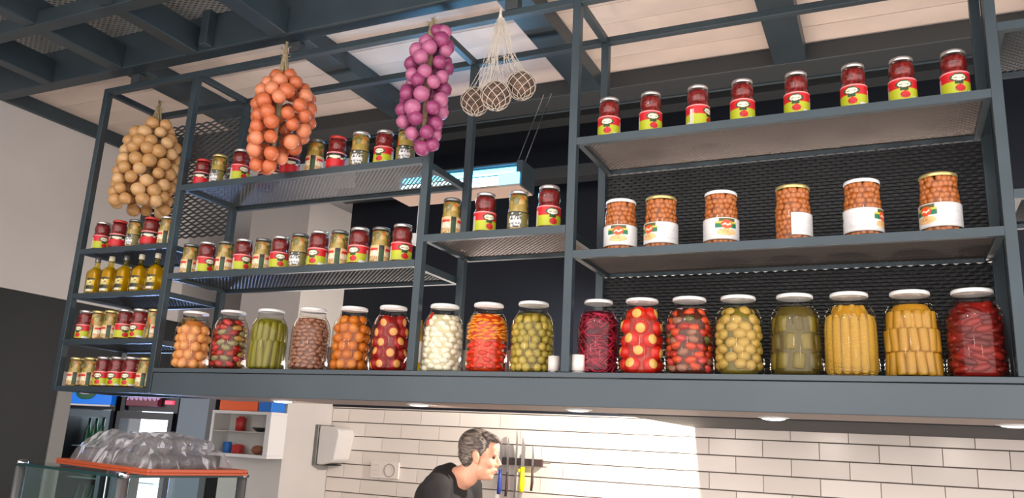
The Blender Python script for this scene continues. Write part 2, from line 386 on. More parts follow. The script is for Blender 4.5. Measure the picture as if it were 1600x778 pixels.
SHAPES = dict(
    ball=ball(), lumpy=ball(fn=lambda d: 1+.10*math.sin(5*d.x+3*d.z)+.08*math.sin(7*d.y)),
    pod=ball((1, .62, .62), 10), slice=ball((1, 1, .34), 10), chunk=ball((1, .8, .62), 7, fn=lambda d: 1+.16*math.sin(6*d.x+4*d.z)),
    cob=MB().lathe([(0, -1), (.6, -.96), (.95, -.8), (1, 0), (.9, .7), (.5, .96), (0, 1)], 9), spear=MB().lathe([(0, -1), (.8, -1), (1, -.85), (1, .85), (.8, 1), (0, 1)], 8))
PM = {}
def piece_mesh(nm, shape, m):
    k = (nm, shape, m)
    if k not in PM: PM[k] = SHAPES[shape].mesh(nm, m, True)
    return PM[k]
def eye_mesh(nm, m1, m2):
    k = (nm, m1, m2)
    if k not in PM:
        q = MB().ell((0, 0, 0), (1, 1, .92), 14, 10, rot=Matrix.Rotation(-PI/2, 3, 'X'))   # pole toward +y: the stuffed opening
        q.m = [1 if all(q.v[i][1] > .72 for i in f) else 0 for f in q.f]
        PM[k] = q.mesh(nm, [m1, m2], True)
    return PM[k]
BIG = [(0, 0), (.076, 0), (.083, .005), (.0858, .016), (.0865, .03), (.0865, .10), (.0865, .165), (.0858, .180), (.0838, .195), (.080, .209), (.0745, .222), (.068, .233), (.0625, .241), (.059, .248), (.0575, .256), (.0575, .274)]
big_glass = MB().lathe(BIG, 36).mesh('glass_body', 'glass', True)
lid_prof = lambda r, h: [(0, h), (r-.004, h), (r-.001, h-.002), (r, h-.005), (r, .002), (r-.0015, 0), (r-.003, .002)]
big_lid = MB().lathe(lid_prof(.0605, .0135)+[(.0, .002)], 32).mesh('lid', 'white_lid', True)
def jar_r(z, marg=.0025):
    for (r0, z0), (r1, z1) in zip(BIG[1:], BIG[2:]):
        if z0 <= z <= z1: return r0+(r1-r0)*(z-z0)/(z1-z0+1e-9)-marg
    return .055
def in_jar(t, nm, mk, r, top=.232, z0=.006, dz=None, nper=None, sc=(1, 1, 1), jit=.15, orient='any', depth=1.0, rows=None, nmax=300, core=None):
    """lay pieces against the glass row by row, in staggered rings"""
    z = z0+r*sc[2]*1.0; k = 0; cnt = 0; dz = dz or r*1.72*sc[2]
    while z < top and cnt < nmax and (rows is None or k < rows):
        R = jar_r(min(z+r*sc[2]*.6, .25))-r*depth
        if R < .012: break
        n = nper or max(4, int(2*PI*R/(2*r*max(sc[0], .1)*.96)))
        for j in range(n):
            a = 2*PI*(j+.5*(k % 2)+random.uniform(-jit, jit)*.5)/n
            zz = z+random.uniform(-jit, jit)*r*.6
            o = link(nm, mk(k, j) if callable(mk) else mk, t, (R*math.cos(a), R*math.sin(a), zz), None, tuple(r*s_*random.uniform(.94, 1.06) for s_ in sc))
            if orient == 'any': o.rotation_euler = (random.uniform(-.4, .4), random.uniform(-.4, .4), a+PI/2)
            elif orient == 'out': o.rotation_euler = (random.uniform(-.3, .3), random.uniform(-.15, .15), a-PI/2)
            elif orient == 'up': o.rotation_euler = (0, 0, a)
            elif orient == 'flat': o.rotation_euler = (random.uniform(-.35, .35), random.uniform(-.35, .35), random.uniform(0, 6))
            cnt += 1
            if cnt >= nmax: break
        z += dz; k += 1
    return cnt
def core(t, m, dr=.02, top=.235):
    dr = dr*.85
    pr = [(0, .004)]+[(max(.01, jar_r(z)-dr), z) for z in (.006, .02, .10, .165, .188, .202, .215, .226, top)]+[(0, top)]
    o = MB().lathe(pr, 20).build('filling', m, t, True)
    k = 'clear_'+m                       # the brine itself: clear, tinted, up to the shoulder
    if k not in MATS:
        c = BRC.get(m, (190, 150, 90)); q = max(c); clear_mat(k, tuple(.80+.19*(v/q) for v in c), ior=1.06)
    b_ = [(0, .002)]+[(max(.01, jar_r(z)+.0013), z) for z in (.005, .02, .10, .165, .180, .195, .209, .222, .233, .241)]+[(0, .241)]
    MB().lathe(b_, 32).build('brine', k, t, True)
    return o
mx = lambda nm, sh, ms: (lambda k, j: piece_mesh(nm, sh, random.choice(ms)))
def stuff_strips(t, nm, ms, n, r, L, top=.225, z0=.008):
    mb = MB()
    for i in range(n):
        z = random.uniform(z0, top); R = jar_r(z)-r-.001; a = random.uniform(0, 2*PI); da = L/R/2; tz = random.uniform(-.012, .012)
        pts = []
        for q in range(5):
            zz = min(max(z+tz*(q-2), z0), top); RR = min(R, jar_r(zz)-r); pts.append((RR*math.cos(a+da*(q-2)/2), RR*math.sin(a+da*(q-2)/2), zz))
        mb.tube(pts, [r*.5, r, r, r, r*.5], 4, m=i % len(ms))
    o = mb.build(nm, ms, t, True); o['kind'] = 'stuff'; return o
def big_jar(x, label, fill, y=2.905, rz=0, s=1.0):
    t = thing('pickle_jar', (x, y, .2625), label, 'jar', 'large pickle jars on the canopy', rz)
    t.scale = (s, s, 1)
    link('glass_body', big_glass, t); link('lid', big_lid, t, (0, 0, .2685)); fill(t)
def f_apricot(t): core(t, 'br_orange', .03); in_jar(t, 'pickled_fruit', piece_mesh('pickled_fruit', 'ball', 'apricot'), .0235, top=.222, jit=.2)
def f_mixed(t):
    core(t, 'br_dark', .022); in_jar(t, 'pickled_piece', mx('pickled_piece', 'chunk', ['tomato_red', 'red_pepper', 'pink_piece', 'pale_green', 'tan_pod']), .020, sc=(1.35, 1.1, 1.15), dz=.024)
def f_gherkin(t):
    core(t, 'br_green', .018); in_jar(t, 'pickled_gherkin', mx('pickled_gherkin', 'pod', ['gherkin', 'gherkin']), .016, sc=(1, 1, 1), nmax=0)
    for k, (z, h) in enumerate(((.075, .068), (.175, .048))):
        n = 13
        for j in range(n):
            a = 2*PI*(j+.5*k)/n; R = jar_r(z+h*.6)-.0165
            link('pickled_gherkin', piece_mesh('pickled_gherkin', 'cob', 'gherkin'), t, (R*math.cos(a), R*math.sin(a), z), (random.uniform(-.08, .08), 0, a), (.0165, .018, h))
def f_bean(t): core(t, 'br_brown', .016); in_jar(t, 'pickled_bean', piece_mesh('pickled_bean', 'pod', 'brown_bean'), 0.0120, sc=(1.3, 1.2, 1.2), dz=.0170, jit=.5)
def f_orange(t): core(t, 'br_amber', .026); in_jar(t, 'pickled_fruit', mx('pickled_fruit', 'ball', ['orange_skin', 'orange_skin', 'apricot_deep']), .0225, jit=.25, top=.225)
def f_stuffed(ms, c, r=.0285): return lambda t: (core(t, c, .030), in_jar(t, 'stuffed_pepper', eye_mesh('stuffed_pepper', ms, 'pale_yellow'), r*1.06, top=.222, dz=r*1.62, jit=.25, orient='out'))
def f_white(t):
    core(t, 'br_white', .014); in_jar(t, 'cauliflower_piece', piece_mesh('cauliflower_piece', 'lumpy', 'cream'), .0165, sc=(1.2, .9, .8), jit=.5)
    o = MB().tube([(-.038, -.072, .185), (-.034, -.070, .205), (-.030, -.060, .226), (-.026, -.047, .245)], [.003, .006, .006, .004], 6).build('red_pepper_strip', 'pepper_red', t, True); o['label'] = 'red pepper strip inside the neck'; o.rotation_euler.z = -t.rotation_euler.z
def f_carrot(t):
    core(t, 'carrot_core', .016)
    in_jar(t, 'red_pepper_piece', piece_mesh('red_pepper_piece', 'chunk', 'pepper_red'), .0145, sc=(1.35, 1.1, 1.15), top=.118, jit=.4)
    in_jar(t, 'carrot_slice', piece_mesh('carrot_slice', 'slice', 'carrot'), .0150, sc=(1.1, 1, .9), z0=.124, dz=.011, jit=.5, orient='flat')
def f_olive(t): core(t, 'br_olive', .022); in_jar(t, 'green_olive', mx('green_olive', 'ball', ['olive_green', 'olive_pale']), .0172, jit=.35, dz=.0265)
def f_beet(t): core(t, 'br_beet', .008); stuff_strips(t, 'shredded_beet', ['beet', 'beet_light'], 420, .0042, .045)
def f_mix2(t):
    core(t, 'br_dark', .018); in_jar(t, 'pickled_pepper_piece', mx('pickled_pepper_piece', 'chunk', ['pink_piece', 'orange_piece', 'orange_piece', 'tomato_red', 'green_piece', 'brown_bean']), 0.0175, sc=(1.3, 1.2, 1.25), dz=.024, jit=.5)
def f_pod(t): core(t, 'br_olive', .022); in_jar(t, 'pickled_pepper', piece_mesh('pickled_pepper', 'pod', 'tan_pod'), 0.0205, sc=(1.15, 1.45, 1.5), dz=.0262, jit=.35)
def f_murky(t):
    core(t, 'br_murky', .012)
    for k, z in enumerate((.05, .115, .175)):
        for j in range(8):
            a = 2*PI*(j+.5*k)/8; R = jar_r(z+.03)-.022
            link('cucumber_piece', piece_mesh('cucumber_piece', 'spear', random.choice(['gherkin_murky', 'br_murky', 'gherkin_murky'])), t, (R*math.cos(a), R*math.sin(a), z), (random.uniform(-.15, .15), 0, a), (.020, .024, .028))
def f_corn(t):
    core(t, 'br_yellow', .020)
    for j in range(15):
        a = 2*PI*j/15; R = .084-.0175
        link('baby_corn_cob', piece_mesh('baby_corn_cob', 'cob', 'corn'), t, (R*math.cos(a), R*math.sin(a), .106), (0, 0, a), (.0168, .0168, .101))
        if j % 2: link('baby_corn_cob', piece_mesh('baby_corn_cob', 'cob', 'corn'), t, (.044*math.cos(a), .044*math.sin(a), .158), (0, 0, a), (.0165, .0165, .082))
def f_spears(t):
    core(t, 'br_yellow', .016)
    for k, z in enumerate((.042, .118, .184)):
        n = 15 if k < 2 else 13
        for j in range(n):
            a = 2*PI*(j+.4*k)/n; R = jar_r(min(.232, z+.030))-.0145
            link('cucumber_spear', piece_mesh('cucumber_spear', 'spear', 'spear'), t, (R*math.cos(a), R*math.sin(a), z), (random.uniform(-.12, .12), random.uniform(-.08, .08), a), (.0145, .0160, .037 if k < 2 else .030))
def f_chili(t): core(t, 'br_red', .016); in_jar(t, 'red_chilli', mx('red_chilli', 'pod', ['dark_red', 'dark_red', 'chilli_mid']), 0.0175, sc=(1.7, 1.35, 1.2), dz=.0200, jit=.5)
BJ = [(-3.075, 'pickle jar full of pale orange fruit, first jar at the left end of the canopy', f_apricot),
 (-2.835, 'pickle jar of mixed red and pale green pieces, beside the pale orange fruit', f_mixed),
 (-2.602, 'pickle jar of upright yellow-green gherkins', f_gherkin),
 (-2.360, 'pickle jar of small brownish pink beans', f_bean),
 (-2.135, 'pickle jar of deep orange round fruit in amber brine', f_orange),
 (-1.930, 'pickle jar of dark red stuffed peppers behind the second post', f_stuffed('red_pepper', 'br_red', .027)),
 (-1.676, 'pickle jar of white cauliflower with a red strip in its neck', f_white),
 (-1.470, 'pickle jar with orange carrot slices above red pepper pieces', f_carrot),
 (-1.271, 'pickle jar packed with round green olives', f_olive),
 (-1.000, 'pickle jar of dark purple shredded beetroot', f_beet),
 (-0.829, 'pickle jar of bright red stuffed round peppers with yellow centres', f_stuffed('bright_red', 'tomato_red')),
 (-0.652, 'pickle jar of mixed pink, orange and green pepper pieces', f_mix2),
 (-0.478, 'pickle jar of tan yellow pickled peppers in neat rows', f_pod),
 (-0.287, 'pickle jar of cucumber pieces in murky olive brine', f_murky),
 (-0.113, 'pickle jar of tall yellow baby corn cobs', f_corn),
 (0.071, 'pickle jar of yellow cucumber spears in three tiers', f_spears),
 (0.250, 'pickle jar of dark red chillies at the right end of the canopy', f_chili)]
for i, (x, lb, f) in enumerate(BJ): big_jar(x, lb, f, rz=i*.9+.3, s=.90 if i == 9 else (.97 if i in (1, 5) else 1.0))

# ---------------------------------------------------------------- printed labels
def label_mesh(name, prof, n, rows, fn, a0=0, a1=2*PI):
    """label wrapped round a jar: prof(z01) -> radius, z ; fn(u, v) -> colour"""
    mb = MB(); mb.c = []
    for j in range(rows+1):
        r, z = prof(j/rows)
        for i in range(n+1):
            a = a0+(a1-a0)*i/n; mb.v.append((r*math.cos(a), r*math.sin(a), z)); mb.c.append(fn(i/n, j/rows))
    for j in range(rows):
        for i in range(n):
            q = j*(n+1)+i; mb.f.append((q, q+1, q+n+2, q+n+1)); mb.m.append(0)
    return mb.mesh(name, 'print', True)
RED, LIME, CR, DG, PK, WH, DR, BK, TAN, OR = [lin(*c) for c in ((205, 28, 36), (184, 190, 34), (238, 226, 196), (38, 66, 28), (240, 150, 150), (222, 220, 218), (150, 20, 24), (30, 28, 26), (220, 180, 130), (226, 78, 36))]
def hsh(u, v, s=1): return (math.sin(u*127.1*s+v*311.7)*43758.5453) % 1
def relish(u, v):
    # two fronts round the jar; v up
    w = (u*2) % 1
    if v > .95: return PK
    if v > .90: return RED
    dx, dy = (w-.5)/.19, (v-.70)/.17
    d = dx*dx+dy*dy
    if d < .62: return DG if (abs(dy) < .16 and abs(dx) < .55 and hsh(int(w*60), 1) > .35) else CR
    if d < 1.15: return DG
    if .40 < w < .60 and v > .42: return DG
    d2 = ((w-.52)/.11)**2+((v-.22)/.17)**2
    if d2 < 1: return RED if hsh(int(w*40), int(v*9)) > .25 else DR
    if w < .10 or w > .93: return WH if v < .8 and hsh(int(w*90), 3) > .35 else (RED if v > .55 else LIME)  # white barcode strip, also painting in the glare beside the emblem
    if v > .52: return RED
    return LIME if v > .12 else WH if w > .7 else LIME
def relish_plain(u, v):
    if v > .94: return PK
    if v > .78: return BK
    if ((u*3 % 1-.5)/.28)**2+((v-.72)/.13)**2 < 1: return CR
    if v > .55: return BK if hsh(int(u*40), int(v*10)) > .3 else CR
    return RED if v > .1 else DR
def mixlab(u, v):
    w = (u*2) % 1
    if w < .12 or w > .80: return DG if v < .8 else BK
    if v > .92: return TAN
    if v > .66: return RED if .2 < w < .72 and v < .85 else (WH if v < .85 and .3 < w < .6 else TAN)
    if v > .30: return CR if hsh(int(w*30), int(v*9)) > .3 else TAN
    return TAN if hsh(int(w*24), int(v*12)) > .35 else lin(150, 120, 60)
def graylab(u, v):
    w = (u*3) % 1
    if v > .9: return BK
    if w > .62: return lin(120, 112, 60)
    return WH if (.28 < v < .5 or hsh(int(w*22), int(v*12)) > .62) else lin(70, 70, 52)
def chicklab(u, v):
    # u .25 faces the front logo
    if v > .97 or v < .03: return lin(200, 196, 188)
    w = (u*2) % 1
    d = ((w-.5)/.105)**2+((v-.68)/.20)**2
    if d < 1+.12*math.sin(9*math.atan2(v-.68, (w-.5)*2)):
        if abs(v-.68-.03*math.sin(w*70)) < .035 and abs(w-.5) < .07: return CR
        return OR
    if .30 < w < .70 and .50 < v < .82: return lin(14, 110, 72) if v < .72 else lin(196, 190, 60)
    if .36 < w < .66 and v >= .82: return lin(84, 84, 40)
    if ((w-.50)/.18)**2+((v-.32)/.16)**2 < 1: return lin(236, 190, 130) if hsh(int(w*50), int(v*14)) > .3 else lin(220, 160, 96)
    if (w > .82 or w < .12) and .15 < v < .85 and int(v*26) % 2 == 0 and hsh(int(w*50), int(v*26)) > .25: return lin(205, 203, 204)
    return WH
def oillab(u, v):
    if v > .86 or v < .05: return lin(60, 54, 30)
    if v > .62: return lin(232, 216, 150) if hsh(int(u*18), int(v*20)) > .2 else lin(120, 90, 40)
    if v > .45: return lin(206, 190, 120)
    return lin(52, 48, 34) if v > .2 else lin(226, 220, 200)

# ---------------------------------------------------------------- small jars
RP = [(0, 0), (.039, 0), (.0435, .006), (.0445, .014), (.0445, .088), (.041, .098), (.0395, .104), (.0415, .112), (.0425, .124), (.0415, .140), (.037, .152), (.0365, .164)]
relish_fill = ramp_mat('relish_fill', [lin(76, 12, 14), lin(122, 28, 28), lin(150, 50, 42)], 90, .3, kind='NOISE')
ramp_mat('mix_fill', [lin(120, 108, 48), lin(176, 150, 76), lin(196, 160, 90), lin(206, 104, 40), lin(150, 130, 60), lin(190, 170, 100)], 42, .3)
ramp_mat('coconut', [lin(56, 42, 36), lin(92, 70, 58), lin(116, 90, 74)], 30, .8, kind='NOISE', stretch=(1, 1, 3))
gb_r = MB().lathe(RP, 22).mesh('glass_body', 'glass', True)
inner = lambda pr, d, top: [(max(0, r-d), max(z, .003)) for r, z in pr if z < top]+[(pr[-1][0]-d, top), (0, top)]
rf_r = MB().lathe(inner(RP, .0022, .150), 20).mesh('relish', 'relish_fill', True)
lid_r = {m: MB().lathe(lid_prof(.0385, .014), 22).mesh('lid', m, True) for m in ('silver_lid', 'grey_lid', 'gold_lid', 'white_lid', 'red_lid') if m in MATS or mat('red_lid', lin(190, 50, 44), .35)}
lab_r = label_mesh('label', lambda v: (.0450, .010+.076*v), 96, 26, relish)
lab_p = label_mesh('label', lambda v: (.0450, .010+.076*v), 72, 20, relish_plain)
TP = [(0, 0), (.036, 0), (.040, .006), (.0405, .012), (.0405, .090), (.0375, .100), (.0385, .112), (.0385, .134), (.035, .148), (.0345, .160)]
gb_t = MB().lathe(TP, 20).mesh('glass_body', 'glass', True); rf_t = MB().lathe(inner(TP, .002, .146), 18).mesh('mixed_pickle', 'mix_fill', True)
lab_t = label_mesh('label', lambda v: (.0412, .010+.070*v), 64, 20, mixlab, -PI*.80, PI*.35)
lab_g = label_mesh('label', lambda v: (.0412, .014+.062*v), 64, 20, graylab)
def small_jar(kind, x, y, z, label, group, lid='silver_lid', lab=None, rz=0, s=1.0, sz=1.0, root={}):
    key = (kind, lid, lab.name if lab else '')
    nm = 'relish_jar' if kind == 'r' else 'mixed_pickle_jar'
    t = thing(nm, (x, y, z), label, 'jar', group, rz); t.scale = (s, s, s*sz)
    if kind == 'r':
        link('glass_body', gb_r, t); link('relish', rf_r, t); link('lid', lid_r[lid], t, (0, 0, .1545)); link('label', lab or lab_r, t)
    else:
        link('glass_body', gb_t, t); link('mixed_pickle', rf_t, t); link('lid', lid_r[lid], t, (0, 0, .150), None, (.97, .97, 1)); link('label', lab or lab_t, t)
    return t
ORD = ['first', 'second', 'third', 'fourth', 'fifth', 'sixth', 'seventh', 'eighth', 'ninth', 'tenth', 'eleventh', 'twelfth']
A = lambda px: PI*px
for i, x in enumerate((-.963, -.794, -.61, -.445, -.254, -.063, .091, .250)):
    lb = ['leftmost red relish jar on the top right shelf, next to the post', 'second red relish jar from the left on the top right shelf', 'relish jar with a painted glare stripe at the left of its label, top right shelf', 'fourth red relish jar from the left on the top right shelf', 'fifth red relish jar from the left on the top right shelf', 'third red relish jar from the right end of the top right shelf', 'red relish jar second from the right end of the top right shelf', 'rightmost red relish jar on the top right shelf'][i]
    small_jar('r', x, 2.87, 1.182, lb, 'relish jars on the top right shelf', rz=(.1, .5, 1.25, .2, .0, -.15, .1, .2)[i], s=1.0, sz=1.03)
# chickpea jars
CP = [(0, 0), (.058, 0), (.0625, .007), (.0635, .016), (.0635, .135), (.060, .152), (.0595, .160), (.061, .168), (.061, .180), (.0565, .190), (.056, .199)]
gb_c = MB().lathe(CP, 28).mesh('glass_body', 'glass', True); core_c = MB().lathe(inner(CP, .012, .182), 22).mesh('brine', 'chickpea_dark', True)
lab_c = label_mesh('label', lambda v: (.0642, .018+.080*v), 120, 34, chicklab, 0, 2*PI)
lab_h = label_mesh('label', lambda v: (.0642, .018+.080*v), 48, 24, lambda u, v: chicklab(.42+u*.16, v), -PI*.50, PI*.02)
lidc = {m: MB().lathe(lid_prof(.0585, .014), 26).mesh('lid', m, True) for m in ('white_lid', 'gold_lid')}
cpm = piece_mesh('chickpea', 'ball', 'chickpea')
def chick_jar(x, label, lid, rz, lab=None):
    t = thing('chickpea_jar', (x, 2.885, .724), label, 'jar', 'chickpea jars on the middle right shelf', 0)
    link('glass_body', gb_c, t); link('brine', core_c, t); link('lid', lidc[lid], t, (0, 0, .190)); link('label', lab or lab_c, t, None, (0, 0, rz))
    z = .012; k = 0
    while z < .184:
        R = (.0605 if z < .14 else .0575)-.0115; n = 17
        for j in range(n):
            a = 2*PI*(j+.5*(k % 2)+random.uniform(-.3, .3))/n
            link('chickpea', cpm, t, (R*math.cos(a), R*math.sin(a), z+random.uniform(-.003, .003)), None, .0118*random.uniform(.88, 1.08))
        z += .0190; k += 1
for x, lb, ld, rz in ((-.912, 'chickpea jar with white lid and its logo facing front, beside the post', 'white_lid', .15), (-.754, 'chickpea jar with gold lid and logo at the left of its label', 'gold_lid', -.55),
    (-.531, 'chickpea jar with white lid and logo at the right of its label', 'white_lid', .50), (-.281, 'chickpea jar with gold lid showing the bare glass beside the end of its label', 'gold_lid', 0),
    (-.055, 'chickpea jar with white lid showing the blank back of its label', 'white_lid', 1.25), (.178, 'chickpea jar with gold lid at the right end of the shelf', 'gold_lid', -.80)):
    chick_jar(x, lb, ld, rz, lab_h if x == -.281 else None)
# shelf in the middle bay
small_jar('t', -1.655, 2.87, .828, 'mixed pickle jar beside the post on the short middle shelf', 'jars on the short middle shelf', 'grey_lid', sz=1.02)
small_jar('r', -1.495, 2.87, .828, 'red relish jar between two pickle jars on the short middle shelf', 'jars on the short middle shelf', rz=.9, s=1.05)
small_jar('t', -1.343, 2.87, .828, 'mixed pickle jar with grey back label on the short middle shelf', 'jars on the short middle shelf', 'silver_lid', lab_g, s=1.05)
small_jar('r', -1.208, 2.87, .828, 'red relish jar at the right end of the short middle shelf', 'jars on the short middle shelf', rz=.75, s=1.08)
# upper left shelf
G = 'jars on the upper left shelf'
for k, x, lid, lab, rz, s, lb in (
    ('r', -3.135, 'red_lid', lab_p, 0, .88, 'small red-lidded jar with dark label at the left end of the upper left shelf'),
    ('t', -3.025, 'gold_lid', lab_g, 0, .98, 'pickle jar with gold lid, second on the upper left shelf'),
    ('r', -2.880, 'silver_lid', None, 1.2, 1.02, 'red relish jar with silver lid, third on the upper left shelf'),
    ('r', -2.72, 'red_lid', lab_p, .4, .80, 'low dark jar half hidden by the orange onion braid'),
    ('r', -2.568, 'red_lid', lab_p, .2, 1.04, 'dark jar with red lid just right of the orange onion braid'),
    ('t', -2.420, 'grey_lid', None, -.3, 1.05, 'pickle jar with grey lid, right of the onion braid on the upper left shelf'),
    ('r', -2.295, 'red_lid', lab_p, .0, 1.02, 'dark jar with red lid near the middle of the upper left shelf'),
    ('t', -2.163, 'silver_lid', lab_g, .2, 1.08, 'pickle jar with orange pieces under its silver lid, upper left shelf'),
    ('r', -2.031, 'silver_lid', None, .1, 1.00, 'red relish jar with silver lid left of the purple onion braid'),
    ('t', -1.915, 'grey_lid', lab_g, .4, 1.02, 'pickle jar with pale label partly under the purple onion braid')):
    small_jar(k, x, 2.87 if x != -2.72 else 2.93, 1.180, lb, G, lid, lab, rz, s)
small_jar('r', -2.83, 3.00, 1.180, 'dark relish jar standing behind the third jar of the upper left shelf', G, 'grey_lid', lab_p, 0, .95)
# lower left shelf: pickles and relish in turn
G = 'jars on the lower left shelf'
xs = (-3.135, -3.025, -2.905, -2.790, -2.672, -2.565, -2.453, -2.343, -2.228, -2.118, -2.004, -1.893)
dsc = ['mixed pickle jar next to the post at the left end of the lower left shelf', 'red relish jar, first of the reds on the lower left shelf', 'mixed pickle jar between the first and second red jars, lower left shelf', 'second red relish jar from the left end of the lower left shelf',
 'mixed pickle jar between the second and third red jars, lower left shelf', 'third red relish jar on the lower left shelf, beside the grey-labelled pickles', 'mixed pickle jar with grey back label, middle of the lower left shelf', 'fourth red relish jar on the lower left shelf',
 'mixed pickle jar between the fourth and fifth red jars, lower left shelf', 'fifth red relish jar on the lower left shelf', 'mixed pickle jar left of the last red jar, lower left shelf', 'red relish jar at the right end of the lower left shelf']
for i, x in enumerate(xs):
    if i % 2 == 0: small_jar('t', x, 2.87, .724, dsc[i], G, 'grey_lid', lab_g if i == 6 else None, (.1, 0, -.2)[i % 3], .98 if i < 6 else 1.04, .98)
    else: small_jar('r', x, 2.87, .724, dsc[i], G, 'silver_lid', None, (.2, 1.3, 1.2, .85, .15, .1, .9)[i//2+1 if i//2 < 6 else 0], .98 if i < 6 else 1.05, .98)
# narrow left bay: four small shelves
G = 'jars on the top shelf of the narrow left bay'
for i, (k, x, lid, lab, rz, lb) in enumerate((('r', -3.79, 'silver_lid', None, 1.3, 'red relish jar at the left end under the yellow onion braid'), ('r', -3.665, 'red_lid', lab_p, .3, 'dark red jar, second under the yellow onion braid'),
    ('t', -3.545, 'grey_lid', lab_g, 0, 'pickle jar, third under the yellow onion braid'), ('r', -3.430, 'red_lid', lab_p, .2, 'dark red jar, fourth under the yellow onion braid'), ('t', -3.315, 'silver_lid', None, 0, 'pickle jar beside the post under the yellow onion braid'))):
    small_jar(k, x, 2.86, .882, lb, G, lid, lab, rz, .93)
G = 'jars on the third shelf of the narrow left bay'
for i, (k, x, lb) in enumerate((('r', -3.80, 'red relish jar at the left end of the shelf below the oil bottles'), ('t', -3.705, 'pale pickle jar, second on the shelf below the oil bottles'), ('t', -3.612, 'pale pickle jar, third on the shelf below the oil bottles'), ('r', -3.512, 'red relish jar, fourth on the shelf below the oil bottles'), ('r', -3.405, 'red relish jar, fifth on the shelf below the oil bottles'), ('t', -3.302, 'pale pickle jar beside the post on the shelf below the oil bottles'))):
    small_jar(k, x, 2.86, .405, lb, G, 'silver_lid' if k == 'r' else 'gold_lid', None, (.1, 1.2, 0, 1.1)[i % 4], .92)
small_jar('t', -3.28, 3.06, .405, 'dark pickle jar at the back, seen right of the post below the bottles', G, 'grey_lid', lab_g, 0, .95)
G = 'jars on the bottom shelf of the narrow left bay'
for i, (k, x, lb) in enumerate((('t', -3.81, 'yellow pickle jar at the left end of the bottom left shelf'), ('t', -3.707, 'yellow pickle jar, second on the bottom left shelf'), ('r', -3.609, 'red relish jar, first of the three reds on the bottom left shelf'), ('r', -3.511, 'red relish jar, middle one of the three reds on the bottom left shelf'), ('r', -3.413, 'red relish jar, last of the three reds on the bottom left shelf'), ('t', -3.315, 'pale pickle jar beside the post on the bottom left shelf'))):
    small_jar(k, x, 2.86, .168, lb, G, 'silver_lid' if k == 'r' else 'gold_lid', None, (.1, .1, .3, .2, .25, 0)[i], .90)
# oil bottles
OP = [(0, 0), (.034, 0), (.036, .004), (.036, .115), (.034, .124), (.016, .146), (.0135, .152), (.0135, .182)]
def sq(a, z): return 1.0 if z > .135 else 1/max(abs(math.cos((a+PI/4) % (PI/2)-PI/4)), .72)*.88
gb_o = MB().lathe(OP, 24, wob=sq).mesh('glass_body', 'oil_glass', True)
mat('oil', lin(196, 160, 20), .25, noise=.15)
oil = MB().lathe([(0, .003), (.0335, .004), (.0335, .112), (.031, .121), (.014, .142), (0, .143)], 20, wob=sq).mesh('oil', 'oil', True)
caps = {m: MB().lathe([(0, .026), (.013, .026), (.0145, .024), (.0145, 0)], 14).mesh('cap', m, True) for m in ('grey_lid', 'cap_cream')} if mat('cap_cream', lin(205, 196, 170), .5) else 0
lab_o = label_mesh('label', lambda v: (.0372, .012+.074*v), 24, 18, oillab, -PI*.78, -PI*.22)
for i, (x, lb) in enumerate(((-3.785, 'oil bottle with dark cap at the left end of the row'), (-3.68, 'oil bottle with cream cap, second of the row'), (-3.57, 'oil bottle with dark cap in the middle of the row'), (-3.46, 'oil bottle with cream cap, fourth of the row'), (-3.345, 'oil bottle with cream cap beside the post'))):
    t = thing('oil_bottle', (x, 2.86, .644), lb, 'bottle', 'oil bottles in the narrow left bay', (.0, .1, -.1, .05, 0)[i])
    link('glass_body', gb_o, t); link('oil', oil, t); link('cap', caps['grey_lid' if i in (0, 2) else 'cap_cream'], t, (0, 0, .176)); link('label', lab_o, t)
# things behind the big jars
def card(x, y, w, h, lb, nm='tealight_glass'):
    t = thing(nm, (x, y, .2625), lb, 'holder', 'small white holders behind the jars')
    MB().lathe([(0, .0), (w/2, 0), (w/2, h*.90), (w/2-.002, h*.90), (w/2-.002, h*.3), (0, h*.3)], 20).build('cup', 'cap_white', t, True)
    MB().lathe([(w/2+.0006, h*.06), (w/2+.0006, h*.12)], 20).build('band', 'grey_lid', t, True)
mat('cap_white', lin(236, 226, 218), .4)
card(-1.158, 2.86, .044, .072, 'small white holder left of the third post, beside the olives'); card(-1.052, 2.845, .055, .075, 'small white holder right of the third post, beside the beetroot jar')
card(-1.62, 3.04, .05, .12, 'white holder glimpsed between the cauliflower and carrot jars'); card(-1.42, 3.04, .05, .12, 'white holder glimpsed between the carrot and olive jars')
card(-2.34, 3.05, .05, .14, 'white holder glimpsed between the bean and orange fruit jars'); card(.47, 2.95, .09, .21, 'tall white holder at the far right beyond the last post')
t = thing('vinegar_bottle', (-1.845, 2.99, .2625), 'pale bottle with yellow neck behind the post, left of the cauliflower jar', 'bottle')
MB().lathe([(0, 0), (.033, 0), (.035, .004), (.035, .050), (.035, .050)], 18).build('base_glass', 'oil', t, True)
MB().lathe([(.0355, .050), (.0355, .135), (.034, .140)], 18).build('label', 'cap_white', t, True)
MB().lathe([(.034, .140), (.030, .155), (.014, .185), (.012, .235), (.0, .235)], 18).build('neck', 'spear', t, True)

